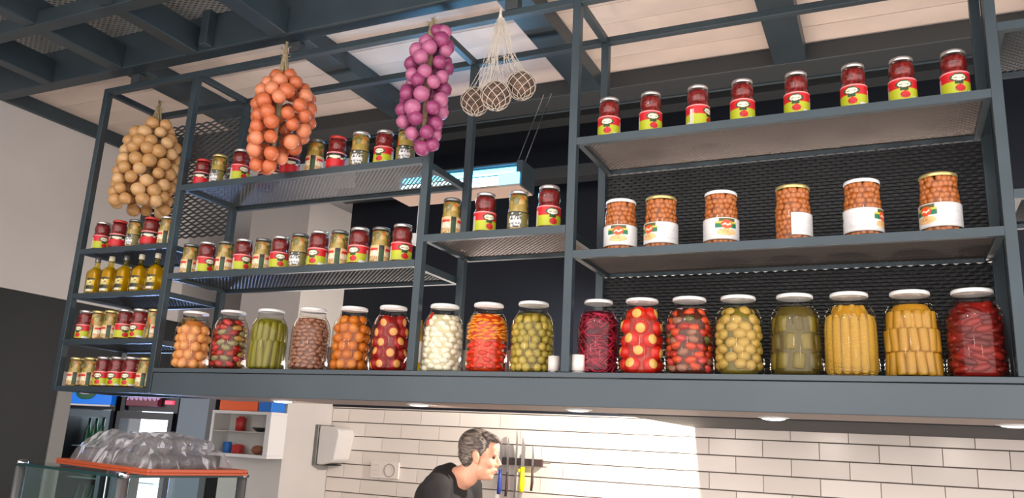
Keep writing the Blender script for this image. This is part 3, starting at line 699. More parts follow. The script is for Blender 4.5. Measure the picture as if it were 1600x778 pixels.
# ---------------------------------------------------------------- onion braids
onion_prof = [(0, -.92), (.25, -.88), (.70, -.62), (.97, -.15), (.98, .15), (.80, .52), (.45, .82), (.20, 1.0), (.10, 1.22), (0, 1.28)]
fm('onion_yellow', (196, 148, 94), noise=.32); fm('onion_orange', (196, 104, 64), noise=.36); fm('onion_purple', (146, 62, 104), noise=.42, ns=50)
fm('onion_yellow_light', (214, 170, 118), noise=.15); fm('onion_orange_light', (214, 132, 94), noise=.2); fm('onion_purple_light', (176, 98, 132), noise=.25)
om = {}
for n_ in ('onion_yellow', 'onion_orange', 'onion_purple'):
    om[n_] = [MB().lathe(onion_prof, 12, wob=lambda a, z: 1+.025*math.sin(5*a)).mesh('onion', m_, True) for m_ in (n_, n_, n_+'_light')]
def braid(x, y, ztop, label, m, layout, r, zstart):
    """layout: rows of (number round the braid, radius of the ring)"""
    t = thing('onion_braid', (x, y, ztop), label, 'onions', 'onion braids hanging from the rack')
    zb = zstart-len(layout)*r*1.55
    mb = MB()
    for k in range(7):
        a = 2*PI*k/7; R = layout[0][1]*.55
        pts = [(random.uniform(-.004, .004), random.uniform(-.004, .004), 0)]
        for q in range(1, 6): f = q/5; pts.append((R*f*math.cos(a+f)+random.uniform(-.004, .004), R*f*math.sin(a+f), zstart*f*1.05))
        mb.tube(pts, [.004, .005, .006, .008, .007, .004], 5)
    mb.tube([(0, 0, zstart*.5), (0, 0, zstart), (0, 0, zb*.86)], [.008, .018, .008], 7)
    for k in range(14):
        a = random.uniform(0, 6.28); z = zstart*random.uniform(.15, .5); mb.tube([(0, 0, z), (.025*math.cos(a), .025*math.sin(a), z+random.uniform(.0, .03))], .0015, 4)
    o = mb.build('stalks', 'stalk', t, True); o['label'] = 'dry plaited stalks and twine'
    z = zstart
    for k, (n, R, dx) in enumerate(layout):
        for j in range(n):
            a = 2*PI*(j+.5*(k % 2)+random.uniform(-.16, .16))/n; s_ = r*random.uniform(.88, 1.10)
            o = link('onion', random.choice(om[m]), t, (dx+R*math.cos(a), R*math.sin(a), z+random.uniform(-.3, .3)*r), (random.uniform(-.3, .3), .0, 0), s_)
            ax = Vector((math.cos(a), math.sin(a), -.35)); o.rotation_euler = (-ax).to_track_quat('Z', 'Y').to_euler()
            o.rotation_euler.rotate_axis('X', random.uniform(-.5, .5))
        z -= r*1.52
    return t
random.seed(5)
L = [(5, .055, .03), (8, .098, .0), (9, .120, 0), (10, .130, 0), (10, .136, -.008), (10, .138, -.012), (10, .138, -.014), (10, .136, -.018), (9, .130, -.02)]
braid(-3.69, 3.0, 1.79, 'hanging braid of pale yellow onions at the left of the rack', 'onion_yellow', L, .0372, -.165)
L = [(4, .04, .005), (8, .088, .02), (9, .110, .03), (9, .118, .035), (9, .118, .035), (8, .108, .025), (7, .092, .0), (5, .065, -.035), (3, .035, -.045)]
braid(-2.485, 2.66, 1.775, 'hanging braid of orange-red onions in front of the upper left shelf', 'onion_orange', L, .0352, -.185)
# purple braid: two ropes side by side round the post
t = braid(-1.735, 2.725, 1.79, 'hanging braid of purple onions at the second long post', 'onion_purple', [(2, .02, .045), (4, .045, .03), (6, .070, .005), (6, .076, .0), (6, .078, -.005), (6, .080, -.008), (6, .082, -.012), (6, .082, -.018), (5, .074, -.02), (4, .05, .0), (2, .025, .02)], .0345, -.075)
# ---------------------------------------------------------------- net bag with three coconuts
CN = [(-1.560, 2.84, 1.420), (-1.412, 2.745, 1.385), (-1.345, 2.84, 1.463)]
for i, (c, lb) in enumerate(zip(CN, ('left brown coconut, lowest in the net bag', 'middle brown coconut in the net bag', 'right brown coconut, highest in the net bag'))):
    o = MB().ell((0, 0, 0), (.061, .060, .057), 18, 12).build('coconut', 'coconut', None, True); o.location = (c[0], c[1], c[2]+H0); o.rotation_euler = (0, 0, i)
    tag(o, lb, 'coconut', 'coconuts in the net bag')
net = thing('net_bag', (-1.44, 2.80, 1.80), 'white string net bag hanging from the rack around three coconuts', 'net bag')
mb = MB()
def nrel(p): return (p[0]+1.44, p[1]-2.80, p[2]-1.80)
for c in CN:
    n = 9
    for k in range(n):
        for s_ in (1, -1):
            pts = []
            for q in range(13):
                t_ = PI*(.04+.92*q/12); a = 2*PI*k/n+s_*q*.22
                pts.append(nrel((c[0]+.0635*math.sin(t_)*math.cos(a), c[1]+.0635*math.sin(t_)*math.sin(a), c[2]+.0625*math.cos(t_))))
            mb.tube(pts, .0014, 4, cap=False)
o = mb.build('net_mesh', 'string', net)
mb = MB()
for k in range(34):                       # strands from the knot to the coconuts
    f = k/33; c = CN[min(2, int(f*3))]; a = random.uniform(0, 2*PI); e = Vector((c[0]+.05*math.cos(a), c[1]+.048*math.sin(a), c[2]+.02)); b = Vector((-1.44, 2.80, 1.80))
    pts = []
    for q in range(8):
        g = q/7; p = b.lerp(e, g); w_ = .010*math.sin(g*9+k)*g*(1-g)*4; sp = 1-.35*math.sin(g*PI)
        pts.append(nrel(((p.x-b.x)*sp+b.x+w_, (p.y-b.y)*sp+b.y+w_*.6, p.z)))
    mb.tube(pts, [.0022]+[.0012]*7, 4, cap=False)
for k in range(70):                       # cross strings and loose knots
    g = .18+.74*(k/70); w_ = .10*g; y_ = random.uniform(-.4, .4)*w_
    x_ = random.uniform(-w_, w_); z_ = -.36*g
    mb.tube([(x_, y_, z_), (x_+.016, y_+.004, z_-.010), (x_+.03, y_, z_+.002)], .0010, 4, cap=False)
mb.build('net_strands', 'string', net)
MB().tube([(0, 0, .02), (0, -.003, -.015), (0, 0, -.03)], [.004, .007, .004], 8).build('knot', 'string', net)

# ---------------------------------------------------------------- fly lamp behind the rack
fx0, fx1, fy_, fz = -2.42, -1.70, 3.60, 1.36
t = thing('fly_killer_lamp', (-2.06, 3.60, 1.36), 'long hanging insect lamp with glowing blue tubes behind the shelves', 'lamp')
mat('tube_blue', (.1, .6, 1), .4, emit=(.12, .62, 1.0), estr=5.5); mat('tube_core', (.6, .9, 1), .4, emit=(.45, .88, 1.0), estr=14)
def fb(b): return tuple(v-q for v, q in zip(b, (-2.06, -2.06, 3.60, 3.60, 1.36, 1.36)))
box('tray', fb((fx0-.03, fx1+.02, 3.58, 3.76, 1.285, 1.300)), 'white_tray' if mat('white_tray', lin(190, 165, 150), .5) else '', t, .002)
box('housing', fb((fx0, fx1, 3.72, 3.75, 1.30, 1.42)), 'steel', t, .003)
box('housing_top', fb((fx0, fx1, 3.60, 3.75, 1.415, 1.425)), 'steel', t, .002)
box('end_cap', fb((fx1-.004, fx1+.03, 3.59, 3.76, 1.29, 1.43)), 'steel', t, .003); box('end_cap', fb((fx0-.03, fx0+.004, 3.59, 3.76, 1.29, 1.43)), 'steel', t, .003)
for z, r in ((1.388, .017), (1.338, .024)):
    MB().tube([(fx0+.01+2.06, .02, z-1.36), (fx1-.01+2.06, .02, z-1.36)], r, 12).build('tube', 'tube_core' if r > .02 else 'tube_blue', t, True)
box('blue_screen', fb((fx1-.10, fx1+.02, 3.575, 3.588, 1.30, 1.36)), 'tube_blue', t, .002)
lamp('fly_lamp_glow', 'AREA', (-2.06, 3.56, 1.37), 2.2, (.08, .38, 1), (-2.0, 2.6, 2.1), .65, .06)
for dx in (0, .045):
    MB().tube([(.32+dx, .06, .06), (.42+dx, .16, .50)], .003, 6).build('cable', 'chrome', t)
    MB().ell((.32+dx, .06, .062), (.012, .012, .014), 10, 7).build('cable_clamp', 'chrome', t, True)
t = thing('pendant_pipe', (-2.035, 3.22, .905), 'white pipe end with square collar above the lower left jars', 'pipe')
MB().tube([(0, 0, .05), (0, 0, .25)], .010, 12).build('pipe', 'white', t, True); MB().box(-.028, .028, -.028, .028, 0, .05).build('collar', 'white', t)

# ---------------------------------------------------------------- things on the back wall
t = thing('towel_dispenser', (-3.67, 4.83, .05), 'white paper towel dispenser on the column beside the tiles', 'dispenser')
def prism(pts, x0, x1):      # outline in (x, z), swept along y
    mb = MB(); n = len(pts)
    mb.v = [(x, x0, z) for x, z in pts]+[(x, x1, z) for x, z in pts]
    mb.f = [tuple(range(n)), tuple(range(2*n-1, n-1, -1))]+[(i, i+n, (i+1) % n+n, (i+1) % n) for i in range(n)]; mb.m = [0]*len(mb.f)
    return mb
o = prism([(0, .0), (.13, -.004), (.165, -.02), (.175, -.06), (.150, -.225), (.125, -.245), (.05, -.262), (0, -.262)], -.15, .15).build('cover', 'dispenser_white' if mat('dispenser_white', lin(205, 200, 196), .25) else '', t)
md = o.modifiers.new('b', 'BEVEL'); md.width = .012; md.segments = 3; md.limit_method = 'ANGLE'; o.location = (.03, 0, 0)
box('back_plate', (0.0, .03, -.158, .158, -.268, .006), 'grey_lid', t, .003)
MB().box(.04, .12, -.11, .11, -.268, -.262).build('paper_slot', 'wall_black', t)
t = thing('wall_socket', (-3.135, 4.845, -.225), 'pale double wall socket plate with a round outlet on the tiles', 'socket')
box('plate', (-.155, .075, -.012, .004, -.055, .055), 'tile', t, .004)
for x, m_ in ((0, 'grout'),):
    MB().tube([(x+.042*math.cos(a*PI/12), -.014, .042*math.sin(a*PI/12)) for a in range(25)], .0016, 5, cap=False).build('outlet_ring', m_, t)
    MB().tube([(x+.026*math.cos(a*PI/12), -.014, .026*math.sin(a*PI/12)) for a in range(25)], .0009, 5, cap=False).build('outlet_ring', 'tile_b', t)
for z in (-.03, 0, .03): MB().box(-.135, -.075, -.015, -.012, z-.006, z+.006).build('switch', 'tile_b', t)
t = thing('magnetic_knife_rack', (-2.16, 4.84, -.115), 'dark magnetic knife bar on the tiles right of the man', 'knife rack')
box('bar', (-.18, .155, -.022, 0, -.022, .022), 'bar_dark' if mat('bar_dark', lin(66, 48, 46), .4) else '', t, .003)
MB().tube([(.155, -.008, 0), (.205, -.008, 0)], .003, 6).build('end_pin', 'grey_lid', t)
mat('blade', (.30, .28, .28), .3, .8); mat('handle_blue', lin(40, 60, 140), .4); mat('handle_yellow', lin(250, 236, 10), .4); mat('handle_dark', lin(60, 36, 34), .5)
for x, zt, zb, hw, m_, lb in ((-2.285, .0, -.19, .016, 'handle_blue', 'knife with blue handle, nearest the man'), (-2.235, .03, -.20, .010, 'handle_dark', 'knife with dark handle between the blue one and the longest'),
    (-2.178, .075, -.55, .009, 'handle_dark', 'longest dark steel with its tip highest above the bar'), (-2.130, .035, -.165, .020, 'handle_yellow', 'knife with bright yellow handle'), (-2.062, -.015, -.155, .010, 'handle_dark', 'short dark knife at the right end of the bar')):
    t = thing('kitchen_knife', (x, 4.80, zb), lb, 'knife', 'knives on the magnetic bar')
    h = zt-zb
    mb = MB(); w_ = hw*.9; z0 = 0.0
    mb.v = [(-w_*.6, 0, z0), (w_*.6, 0, z0), (w_*.6, 0, h-.06), (-w_*.5, 0, h), (-w_*.6, .012, z0), (w_*.6, .012, z0), (w_*.6, .012, h-.06), (-w_*.5, .012, h)]
    mb.f = [(0, 1, 2, 3), (7, 6, 5, 4), (0, 4, 5, 1), (1, 5, 6, 2), (2, 6, 7, 3), (3, 7, 4, 0)]; mb.m = [0]*6
    mb.build('blade', 'blade', t)
    MB().tube([(0, .006, .02), (0, .004, -.03), (.003, 0, -.08), (0, -.004, -.13)], [hw*.7, hw*.8, hw, hw*.8], 8).build('handle', m_, t, True)
    if m_ == 'handle_yellow': MB().box(-.024, -.010, -.004, .012, -.012, .008).build('finger_guard', m_, t)

# ---------------------------------------------------------------- coolers and wall cabinet in the alcove at left
mat('cool_blue', lin(20, 110, 205), .4, emit=lin(16, 100, 205), estr=.55); mat('cool_dark', lin(26, 28, 36), .4); mat('cool_inner', lin(120, 142, 150), .5); mat('cool_light', (1, 1, 1), .5, emit=(.84, .90, 1.0), estr=3.2)
mat('logo_green', lin(30, 90, 60), .5); mat('sign_maroon', lin(90, 26, 44), .4, emit=lin(90, 26, 44), estr=.4); mat('sign_pink', lin(190, 160, 190), .4, emit=lin(170, 140, 175), estr=.5); mat('led_red', (1, .05, .08), .4, emit=(1, .04, .08), estr=2.5); mat('led_green', (.1, .6, .3), .4, emit=(.1, .5, .25), estr=1)
mat('box_orange', lin(235, 100, 50), .5); mat('box_blue', lin(30, 110, 200), .5); mat('bottle_green', lin(20, 80, 50), .2); mat('cabinet_white', lin(215, 212, 212), .4); mat('steel_panel', lin(92, 104, 116), .4, .2); mat('can_red', lin(190, 40, 40), .35); mat('bread_brown', lin(150, 92, 66), .6)
def cooler(x0, x1, label, sign):
    t = thing('drinks_cooler', ((x0+x1)/2, 5.2, -1.65), label, 'cooler', 'drinks coolers in the alcove'); w = (x1-x0)/2; T = 2.02
    fr = MB()
    for b in ((-w, -w+.05, 0, .62, 0, T), (w-.05, w, 0, .62, 0, T), (-w+.05, w-.05, .58, .62, 0, T), (-w+.05, w-.05, 0, .62, 0, .2), (-w+.05, w-.05, .03, .62, 1.76, T)): fr.box(*b)
    fr.build('cabinet', 'cool_dark', t)
    MB().box(-w+.05, w-.05, *((.20, .215) if sign == 'red' else (.56, .575)), .2, 1.76).build('inner_back', 'cool_light' if sign == 'red' else 'cool_inner', t)
    for z in (.5, .82, 1.14, 1.42):
        s_ = MB().box(-w+.052, w-.052, .12, .19 if sign == 'red' else .54, z, z+.01).build('shelf', 'cool_inner', t)
        n = 6 if sign == 'blue' else 0
        for j in range(n):
            MB().lathe([(0, 0), (.030, 0), (.032, .01), (.032, .13), (.014, .19), (.013, .25), (0, .25)], 12).build('bottle', 'bottle_green', s_, True).location = (-w+.12+j*(2*w-.24)/5, .22, z+.01)
    d = box('door', (-w+.03, w-.03, -.035, 0, .16, 1.74), 'cool_dark', t) if False else None
    fr = MB()
    for b in ((-w+.01, -w+.06, -.035, -.002, .16, 1.75), (w-.06, w-.01, -.035, -.002, .16, 1.75), (-w+.06, w-.06, -.035, -.002, .16, .22), (-w+.06, w-.06, -.035, -.002, 1.69, 1.75)): fr.box(*b)
    d = fr.build('door', 'cool_dark' if sign != 'blue' else 'steel_panel', t); MB().box(-w+.06, w-.06, -.022, -.016, .22, 1.69).build('pane', 'glass', d)
    MB().tube([(-w+.035, -.05, .8), (-w+.035, -.05, 1.3)], .010, 8).build('handle', 'chrome', d)
    if sign == 'blue':
        h = box('header_sign', (-w+.01, w-.01, -.05, .03, 1.80, T-.02), 'cool_blue', t, .008)
        MB().ell((0, -.053, 1.895), (.13, .006, .055), 20, 8).build('oval_emblem', 'logo_green', h, True); MB().ell((0, -.058, 1.905), (.09, .004, .018), 16, 6).build('emblem_wave', 'sign_pink', h, True)
        MB().box(-w+.01, w-.01, -.055, .0, 1.785, 1.80).build('light_strip', 'cabinet_white', h)
    else:
        h = box('header_sign', (-w+.08, .12, -.02, .03, 1.80, T-.05), 'sign_maroon', t, .006)
        mb = MB()
        for k in range(7):            # white script, worn to strokes
            x = -w+.11+k*.055; mb.tube([(x, -.026, 1.85), (x+.02, -.026, 1.92), (x+.035, -.026, 1.86), (x+.055, -.026, 1.875)], .009, 5)
        mb.build('script_lettering', 'sign_pink', h)
        MB().box(.20, .29, -.012, .03, 1.825, 1.855).build('red_display', 'led_red', t); MB().box(.20, .31, -.012, .03, 1.91, 1.925).build('green_display', 'led_green', t)
    return t
cooler(-7.02, -6.32, 'drinks cooler with blue header sign and green oval emblem', 'blue')
cooler(-6.26, -5.56, 'drinks cooler with brightly lit white interior and maroon sign', 'red')
lamp('cooler_light', 'AREA', (-5.91, 5.30, -.35), 30, (.30, .48, 1), (-3.6, 3.2, .3), .5, .5)
lamp('cooler_light', 'AREA', (-6.67, 5.62, .05), 2.5, (.7, .85, 1), (-6.67, 5.2, -.6), .5, .2)
tag(box('refrigerator', (-5.50, -5.14, 5.15, 5.8, -1.65, .30), 'steel_panel', bev=.01), 'grey-blue steel refrigerator side between cooler and white cabinet', 'refrigerator')
tag(box('upright_pillar', (-5.135, -5.06, 5.12, 5.8, -1.65, .32), 'cool_dark', bev=.004), 'narrow black upright pillar beside the white wall cabinet', 'pillar')
t = thing('wall_cabinet', (-3.925, 4.20, -.18), 'white glass-fronted wall cabinet with small goods inside', 'cabinet'); t.scale = (.88, .53, .80)
for n_, b in (('top_panel', (-.28, .30, 0, .30, .345, .37)), ('bottom_panel', (-.28, .30, 0, .30, 0, .025)), ('side_panel', (-.28, -.255, 0, .30, .025, .345)), ('side_panel', (.255, .30, 0, .30, .025, .345)), ('back_panel', (-.255, .255, .28, .30, .025, .345)), ('shelf', (-.255, .255, .02, .28, .20, .207))):
    box(n_, b, 'cabinet_white', t, .003)
MB().box(-.25, .25, .004, .008, .028, .342).build('pane', 'glass', t)
for nm, x, z, s_, m_, lb, ct in (('can', -4.90, -.195, (.035, .035, .09), 'box_blue', 'small blue tub inside the white wall cabinet', 'tub'), ('box', -4.80, -.195, (.04, .03, .075), 'can_red', 'small red box inside the white wall cabinet', 'box'), ('bread_roll', -4.62, -.195, (.055, .05, .075), 'bread_brown', 'brown lump on the floor of the white wall cabinet', 'bread'), ('pouch', -4.80, -.012, (.03, .03, .12), 'can_red', 'red pouch on the shelf of the white wall cabinet', 'pouch'), ('dark_bowl', -4.62, -.012, (.07, .06, .035), 'cool_dark', 'dark bowl on the shelf of the white wall cabinet', 'bowl')):
    if nm == 'bowl' or nm == 'dark_bowl': mb = MB().lathe([(0, 0), (.4, 0), (1, .8), (1, 1), (.9, 1), (.35, .15), (0, .15)], 16)
    elif nm == 'bread_roll': mb = MB().ell((0, 0, .5), (1, 1, .5), 12, 8)
    elif nm == 'can': mb = MB().lathe([(0, 0), (.95, 0), (1, .05), (1, .85), (.9, .9), (.9, 1), (0, 1)], 16)
    else: mb = MB().box(-1, 1, -1, 1, 0, .9).box(-.9, .9, -.2, .2, .9, 1)
    mb.v = [(v[0]*s_[0], v[1]*s_[1], v[2]*s_[2]) for v in mb.v]
    o = mb.build(nm, m_, None, nm != 'box'); o.location = (-3.925+(x+4.74)*.95, 4.28, -.18+(z+.22)*.80+H0); o.scale = (.85, .75, .80); tag(o, lb, ct)
o = box('cardboard_box', (-4.13, -3.80, 4.215, 4.35, .117, .235), 'box_orange', bev=.004); tag(o, 'orange box lying on top of the white wall cabinet', 'box')
o = box('cardboard_box', (-3.79, -3.68, 4.215, 4.35, .117, .235), 'box_blue', bev=.004); tag(o, 'blue box at the right end on top of the white cabinet', 'box')

# ---------------------------------------------------------------- glass display counter with tray and cups, lower left
mat('tray_orange', lin(186, 84, 50), .35); mat('counter_steel', lin(150, 150, 150), .3, .7)
ang = math.radians(-11)
t = thing('display_counter', (-2.771, 2.357, -.20), 'glass display counter with steel corner posts at the lower left', 'counter', rz=ang)
DW, DD = .92, .60
tp = box('glass_top', (-DW, .0, 0, DD, -.008, 0), 'glass_green', t); box('top_trim', (-DW, 0, -.002, .004, -.012, 0), 'trim_teal' if mat('trim_teal', lin(40, 70, 70), .3) else '', t); box('top_trim', (-.004, .002, 0, DD, -.012, 0), 'trim_teal', t)
for x, y in ((-DW+.02, .02), (-.02, .02), (-DW+.02, DD-.02), (-.02, DD-.02)):
    MB().tube([(x, y, -1.45), (x, y, -.012)], .022, 16).build('corner_post', 'counter_steel', t, True)
    MB().lathe([(.024, -.012), (.026, -.004), (.026, .006), (.018, .012), (0, .013)], 16, c=(x, y, 0)).build('post_cap', 'chrome', t, True)
for b in ((-DW+.04, -.04, .016, .022, -.60, -.012), (-.022, -.016, .04, DD-.04, -.60, -.012), (-DW+.016, -DW+.022, .04, DD-.04, -.60, -.012)): box('pane', b, 'glass_green', t)
box('shelf', (-DW+.03, -.03, .03, DD-.03, -.36, -.35), 'glass_green', t); box('base', (-DW+.01, -.01, .01, DD-.01, -1.45, -.60), 'counter_steel', t, .005)
t2 = thing('serving_tray', (-2.985, 2.675, -.1935), 'orange-brown serving tray on the glass counter under the wrapped cups', 'tray', rz=math.radians(-15))
TPts = (-.40, .42, -.27, .27)
box('tray_base', (-.43, .43, -.22, .22, 0, .010), 'tray_orange', t2, .003)
for b in ((-.43, .43, -.22, -.205, .010, .024), (-.43, .43, .205, .22, .010, .024), (-.43, -.415, -.205, .205, .010, .024), (.415, .43, -.205, .205, .010, .024)): box('rim', b, 'tray_orange', t2, .003)
# sleeves of clear plastic cups wrapped in film
cup = [(.0, 0), (.022, 0), (.026, .002), (.034, .075), (.0365, .078), (.0365, .083), (.034, .082)]
mb = MB()
for k in range(16): mb.lathe([(r*random.uniform(.97, 1.03), z+k*.013) for r, z in (cup if k in (0, 15) else cup[3:])], 12)
cupm = mb.mesh('nested_cups', 'film', False)
def film_tube(L, R, seed):
    random.seed(seed); mb = MB(); n, m_ = 22, 26
    for i in range(m_+1):
        f = i/m_; rr = R*(1 if .06 < f < .94 else .35 if f in (0, 1) else .8)
        for j in range(n):
            a = 2*PI*j/n; k = rr*(1+random.uniform(-.10, .10)); mb.v.append((k*math.cos(a), k*math.sin(a), -.01+L*f))
    for i in range(m_):
        for j in range(n): q = (j+1) % n; mb.f.append((i*n+j, i*n+q, (i+1)*n+q, (i+1)*n+j)); mb.m.append(0)
    return mb.mesh('plastic_wrap', 'film', False)
filmm = [film_tube(.30, .041, s_) for s_ in (1, 2, 3)]
ctr = Vector((-2.985, 2.675)); dr = Matrix.Rotation(math.radians(-15), 2)
nm_ = ['front left sleeve of wrapped clear cups on the tray', 'second sleeve of wrapped clear cups from the left, bottom layer', 'third sleeve of wrapped clear cups in the bottom layer', 'front right sleeve of wrapped clear cups on the tray', 'back left sleeve of wrapped cups in the bottom layer', 'back right sleeve of wrapped cups in the bottom layer', 'left sleeve of wrapped cups in the upper layer', 'middle sleeve of wrapped cups in the upper layer', 'right sleeve of wrapped cups in the upper layer', 'rear left sleeve of wrapped cups in the upper layer', 'rear middle sleeve of wrapped cups in the upper layer', 'rear right sleeve of wrapped cups in the upper layer']
pos = [(-.33, -.14, 0), (-.33, -.05, 0), (-.33, .04, 0), (.03, -.14, 0), (-.33, .13, 0), (.03, .13, 0), (-.27, -.095, 1), (-.27, -.005, 1), (.06, -.095, 1), (-.27, .085, 1), (.06, -.005, 1), (.06, .085, 1), (.03, -.05, 0), (.03, .04, 0)]
nm_ += ['second sleeve of wrapped clear cups from the right, bottom layer', 'third sleeve from the right of wrapped clear cups, bottom layer']
for i, (x, y, l) in enumerate(pos):
    p = dr @ Vector((x, y)); z = -.1935+.010+.034+l*.066
    t = thing('cup_sleeve', (ctr.x+p.x, ctr.y+p.y, z), nm_[i], 'cups', 'wrapped cup sleeves on the counter'); t.rotation_euler = (PI/2, 0, PI/2+math.radians(-15)+random.uniform(-.04, .04)); t.scale = (.73, .73, .95)
    link('nested_cups', cupm, t, (0, 0, .0)); link('plastic_wrap', filmm[i % 3], t)
random.seed(9); mb = MB(); NX, NY = 44, 22       # crumpled sheet of film thrown over the sleeves
for j in range(NY+1):
    for i in range(NX+1):
        u, v = i/NX, j/NY; e = min(1, 5*min(u, 1-u), 4*min(v, 1-v)); ht = .148*(e**.45)*(1-.16*u+.05*math.sin(9*u+4*v))
        p = dr @ Vector((-.375+.75*u+random.uniform(-.006, .006), -.19+.38*v+random.uniform(-.006, .006)))
        mb.v.append((p.x, p.y, max(.001, ht*(1+random.uniform(-.11, .11)))))
for j in range(NY):
    for i in range(NX):
        q = j*(NX+1)+i; mb.f += [(q, q+1, q+NX+2), (q, q+NX+2, q+NX+1)]; mb.m += [0, 0]
o = mb.build('plastic_film', 'film'); o.location = (ctr.x, ctr.y, -.1935+.012+H0); tag(o, 'crumpled clear plastic film lying over the cup sleeves on the tray', 'film')
for i, (x, y, z, lb) in enumerate(((-2.93, 1.93, -.27, 'sleeve of wrapped cups at the bottom left corner of the picture'), (-3.0, 2.02, -.32, 'lower sleeve of wrapped cups at the left edge of the picture'))):
    t = thing('cup_sleeve', (x, y, z), lb, 'cups', 'wrapped cup sleeves at the left edge'); t.rotation_euler = (PI/2, 0, PI/2+.5+PI)
    link('nested_cups', cupm, t); link('plastic_wrap', filmm[i], t)
tb = thing('side_counter', (-3.2, 1.75, -.40), 'dark side counter at the left edge holding wrapped cups', 'counter', rz=.5)
box('counter_top', (-.5, .42, -.3, .25, -.0, .03), 'wall_black', tb, .004); box('counter_body', (-.48, .40, -.28, .23, -1.25, 0), 'wall_black', tb)

# ---------------------------------------------------------------- the man in the kitchen
mat('skin', lin(214, 158, 130), .45, noise=.06, nscale=20); mat('tshirt', lin(22, 20, 22), .85, noise=.1, nscale=12); mat('trousers', lin(30, 32, 38), .85); mat('shoe', lin(20, 20, 20), .5); mat('eye', lin(70, 50, 45), .2); mat('lip', lin(176, 106, 92), .5)
ramp_mat('hair', [lin(48, 42, 40), lin(92, 82, 76), lin(140, 128, 118)], 26, .6, kind='NOISE', stretch=(.6, 3.5, 3.5), bump=.6)
def bake(mb, name, m, voxel, smooth_it=4, parent=None, disp=0):
    me = mb.mesh('tmp', m); o = bpy.data.objects.new('tmp', me); COL.objects.link(o)
    r = o.modifiers.new('r', 'REMESH'); r.mode = 'VOXEL'; r.voxel_size = voxel; r.use_smooth_shade = True
    q = o.modifiers.new('s', 'SMOOTH'); q.iterations = smooth_it; q.factor = .5
    dg = bpy.context.evaluated_depsgraph_get(); dg.update()
    me2 = bpy.data.meshes.new_from_object(o.evaluated_get(dg)); me2.name = name; bpy.data.objects.remove(o); bpy.data.meshes.remove(me)
    if not me2.materials: me2.materials.append(MATS[m])
    me2.polygons.foreach_set('use_smooth', [True]*len(me2.polygons))
    return link(name, me2, parent)
man = thing('person', (-2.30, 3.93, -1.65), 'man with short grey hair in a black t-shirt, leaning forward behind the pass', 'person')
TS = Vector((.045, 0, .075))      # torso offset that carries the shoulders up to the neck
def lim(mb, pts, rs):       # a limb: chain of overlapping tapered tubes with round joints
    pts = [Vector(p) for p in pts]
    for a, b, ra, rb in zip(pts, pts[1:], rs, rs[1:]): mb.tube([a, b], [ra, rb], 14)
    for p, r in zip(pts, rs): mb.ell(p, (r, r, r), 14, 10)
HC = Vector((.315, -.02, 1.585)); HS = 1.04     # head centre, heights above the floor
hyaw = math.radians(20); hpit = math.radians(6)
HM = Matrix.Rotation(hyaw, 3, 'Z') @ Matrix.Rotation(hpit, 3, 'Y')
def h(p): return HC + HM @ (Vector(p)*HS)
def he(mb, c, r, nu=18, nv=12, ry=0): mb.ell(h(c), tuple(q*HS for q in r), nu, nv, rot=HM @ Matrix.Rotation(ry, 3, 'Y'))
b = MB()
he(b, (-.012, 0, .030), (.098, .075, .088), 24, 16); he(b, (.030, 0, -.030), (.060, .058, .080)); he(b, (.022, 0, -.074), (.062, .058, .048)); he(b, (.030, 0, -.100), (.050, .042, .026)); he(b, (.062, 0, -.100), (.026, .028, .022))
he(b, (.062, 0, .040), (.036, .056, .045)); he(b, (.080, .026, .010), (.014, .026, .010)); he(b, (.080, -.026, .010), (.014, .026, .010))
he(b, (.060, .038, -.036), (.024, .022, .024)); he(b, (.060, -.038, -.036), (.024, .022, .024)); he(b, (.074, 0, -.070), (.022, .028, .026))
b.tube([h((.084, 0, .012)), h((.098, 0, -.016)), h((.112, 0, -.038)), h((.094, 0, -.046))], [.008, .010, .0125, .009], 10); he(b, (.098, .010, -.042), (.012, .008, .008)); he(b, (.098, -.010, -.042), (.012, .008, .008))
he(b, (.092, 0, -.064), (.010, .022, .0065)); he(b, (.089, 0, -.077), (.010, .020, .0070))
for s_ in (1, -1):
    he(b, (-.006, s_*.078, -.014), (.019, .007, .032), 14, 12, -.15); he(b, (-.010, s_*.083, -.005), (.014, .006, .022), 12, 10, -.2); he(b, (.0, s_*.079, -.040), (.010, .006, .010))
lim(b, [h((-.020, 0, -.055)), h((-.045, 0, -.115)), (.215, -.03, 1.455), (.17, -.03, 1.42)], [.056, .060, .066, .075])
# chest under the shirt, arms reaching down and forward to the worktop
SHL = {1: Vector((.175, .15, 1.41)), -1: Vector((.175, -.21, 1.41))}
for s_ in (1, -1):
    sh = SHL[s_]; el = Vector((.22, sh.y+.03*s_, 1.08)); wr = Vector((.46, sh.y-.02*s_, 1.01)); hd_ = Vector((.535, sh.y-.03*s_, 1.0))
    lim(b, [sh, el, wr], [.052, .040, .026]); b.ell((hd_+wr)/2+Vector((.02, 0, 0)), (.050, .038, .017), 14, 8)
    for k in range(4):
        y0 = (k-1.5)*.019; Lf = (.062, .072, .068, .052)[k]; p = hd_+Vector((.010, y0, 0))
        lim(b, [p-Vector((.02, 0, 0)), p+Vector((Lf*.45, y0*.1, -.004)), p+Vector((Lf*.8, y0*.1, -.022)), p+Vector((Lf*.85, y0*.1, -.045))], [.0095, .0088, .008, .007])
    lim(b, [wr+Vector((.03, -s_*.028, 0)), wr+Vector((.065, -s_*.048, -.006)), wr+Vector((.095, -s_*.044, -.020))], [.012, .0105, .009])
lim(b, [(.15, -.03, 1.34), (-.02, -.03, 1.0)], [.10, .10])
body = bake(b, 'body', 'skin', .0055, 3, man)
b = MB()      # t-shirt
lim(b, [(.155, .06, 1.42), (.17, .13, 1.405)], [.085, .075]); lim(b, [(.155, -.12, 1.42), (.17, -.19, 1.405)], [.085, .075])
